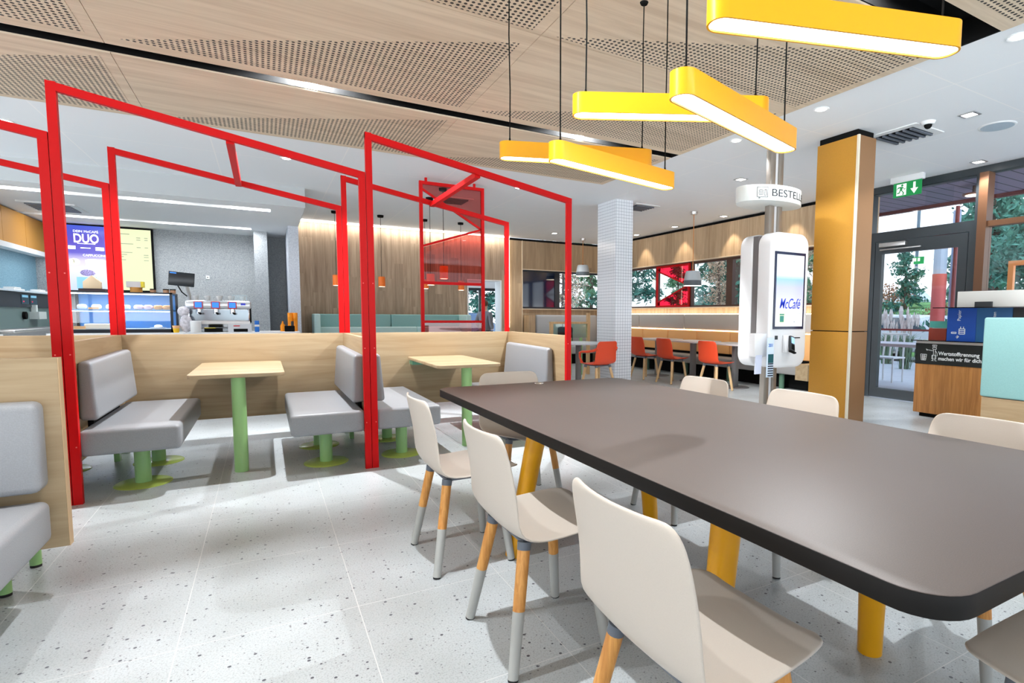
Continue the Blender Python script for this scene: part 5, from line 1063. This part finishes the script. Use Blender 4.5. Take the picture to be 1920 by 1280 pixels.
t = thing('orange_play_frame', 'orange outdoor frame seen through the right glass pane', 'frame', (11.2, 4.2, 0)); MB().box(11.2, 11.28, 4.55, 4.63, -.03, 2.1).box(11.2, 11.28, 2.6, 4.63, 2.1, 2.18).box(11.2, 11.28, 2.6, 2.68, -.03, 2.1).build('frame', mat('frame_orange', srgb(232, 150, 88), .5), t)
t = thing('lamp_mast', 'tall grey lamp mast outside above the door', 'post', (27, 14.9, 0)); MB().tube([(27, 14.9, -.12), (27, 14.9, 12)], .07, 10).build('mast', mat('mast_grey', srgb(96, 116, 134), .5), t)
# behind the narrow doorway
t = thing('outer_window', 'dark framed outer window behind the narrow doorway', 'window', (4.9, 14.4, 0)); MB().box(3.6, 6.2, 14.4, 14.46, 1.86, 1.93).box(5.10, 5.14, 14.4, 14.46, 0, 1.86).box(5.66, 5.70, 14.4, 14.46, 0, 2.3).build('frame', DARKM, t)
MB().box(3.6, 6.2, 14.41, 14.43, 1.93, 2.3).build('upper_panel', WHITE, t)

# a person in a long grey coat, hands in the pockets, seen through the narrow doorway
t = thing('person', 'person in a grey coat with short brown hair standing outside the narrow doorway', 'person', (5.02, 13.75, -.03), math.radians(-60))
def skin(name, V, E, rad, m_, par, sub=2):
    me = bpy.data.meshes.new(name); me.from_pydata(V, E, []); o = bpy.data.objects.new(name, me); C.objects.link(o); me.materials.append(m_); o.parent = par; ROOT[o.name] = ROOT[par.name]
    md = o.modifiers.new('skin', 'SKIN'); md.use_smooth_shade = True
    for v, r in zip(me.skin_vertices[0].data, rad): v.radius = r if isinstance(r, tuple) else (r, r)
    me.skin_vertices[0].data[0].use_root = True
    sm_ = o.modifiers.new('smoothing', 'SUBSURF'); sm_.levels = sub; sm_.render_levels = sub
    return o
V = [(0, 0, .86), (0, 0, 1.02), (0, .01, 1.22), (0, 0, 1.33), (0, .01, 1.40), (0, .03, 1.48), (0, .02, 1.57), (0, .09, 1.46)]
Ed = [(0, 1), (1, 2), (2, 3), (3, 4), (4, 5), (5, 6), (5, 7)]; Rd = [(.14, .10), (.13, .09), (.15, .10), (.07, .06), .05, (.075, .09), (.06, .07), .016]
for sgn in (-1, 1):
    k = len(V); V += [(sgn*.09, 0, .80), (sgn*.10, .02, .45), (sgn*.10, -.01, .08), (sgn*.11, .10, .03), (sgn*.17, 0, 1.28), (sgn*.24, -.05, 1.03), (sgn*.19, .07, .84)]
    Ed += [(0, k), (k, k+1), (k+1, k+2), (k+2, k+3), (2, k+4), (k+4, k+5), (k+5, k+6)]; Rd += [.085, .058, .042, (.04, .03), .052, .042, .034]
skin('body', V, Ed, Rd, mat('skin_tone', srgb(214, 170, 146), .5), t)
V = [(0, 0, .62), (0, 0, .86), (0, 0, 1.05), (0, .01, 1.22), (0, 0, 1.33)]; Ed = [(0, 1), (1, 2), (2, 3), (3, 4)]; Rd = [(.21, .17), (.18, .14), (.16, .12), (.18, .13), (.085, .075)]
for sgn in (-1, 1):
    k = len(V); V += [(sgn*.18, 0, 1.27), (sgn*.25, -.05, 1.03), (sgn*.19, .075, .86)]; Ed += [(3, k), (k, k+1), (k+1, k+2)]; Rd += [.07, .058, .055]
skin('coat', V, Ed, Rd, mat('coat_grey', srgb(128, 128, 132), .8), t)
V = [(0, 0, .80)]; Ed = []; Rd = [(.15, .11)]
for sgn in (-1, 1): k = len(V); V += [(sgn*.095, 0, .74), (sgn*.10, .02, .45), (sgn*.10, -.01, .10)]; Ed += [(0, k), (k, k+1), (k+1, k+2)]; Rd += [.095, .07, .058]
skin('trousers', V, Ed, Rd, mat('trouser_navy', srgb(44, 50, 66), .8), t)
m = MB().sphere((0, .005, 1.535), .098, 16, (.92, 1.02, .95)); m.v = [v if not (v[1] > .055 and v[2] < 1.55) else (v[0], .055, v[2]) for v in m.v]; m.build('hair', mat('hair_brown', srgb(96, 66, 44), .7), t, world=False, smooth=True)
for sgn in (-1, 1): MB().box(sgn*.105-.045, sgn*.105+.045, -.08, .19, 0, .075).build('shoe', MT['jacket_black'], t, world=False, bevel=.025, seg=3)
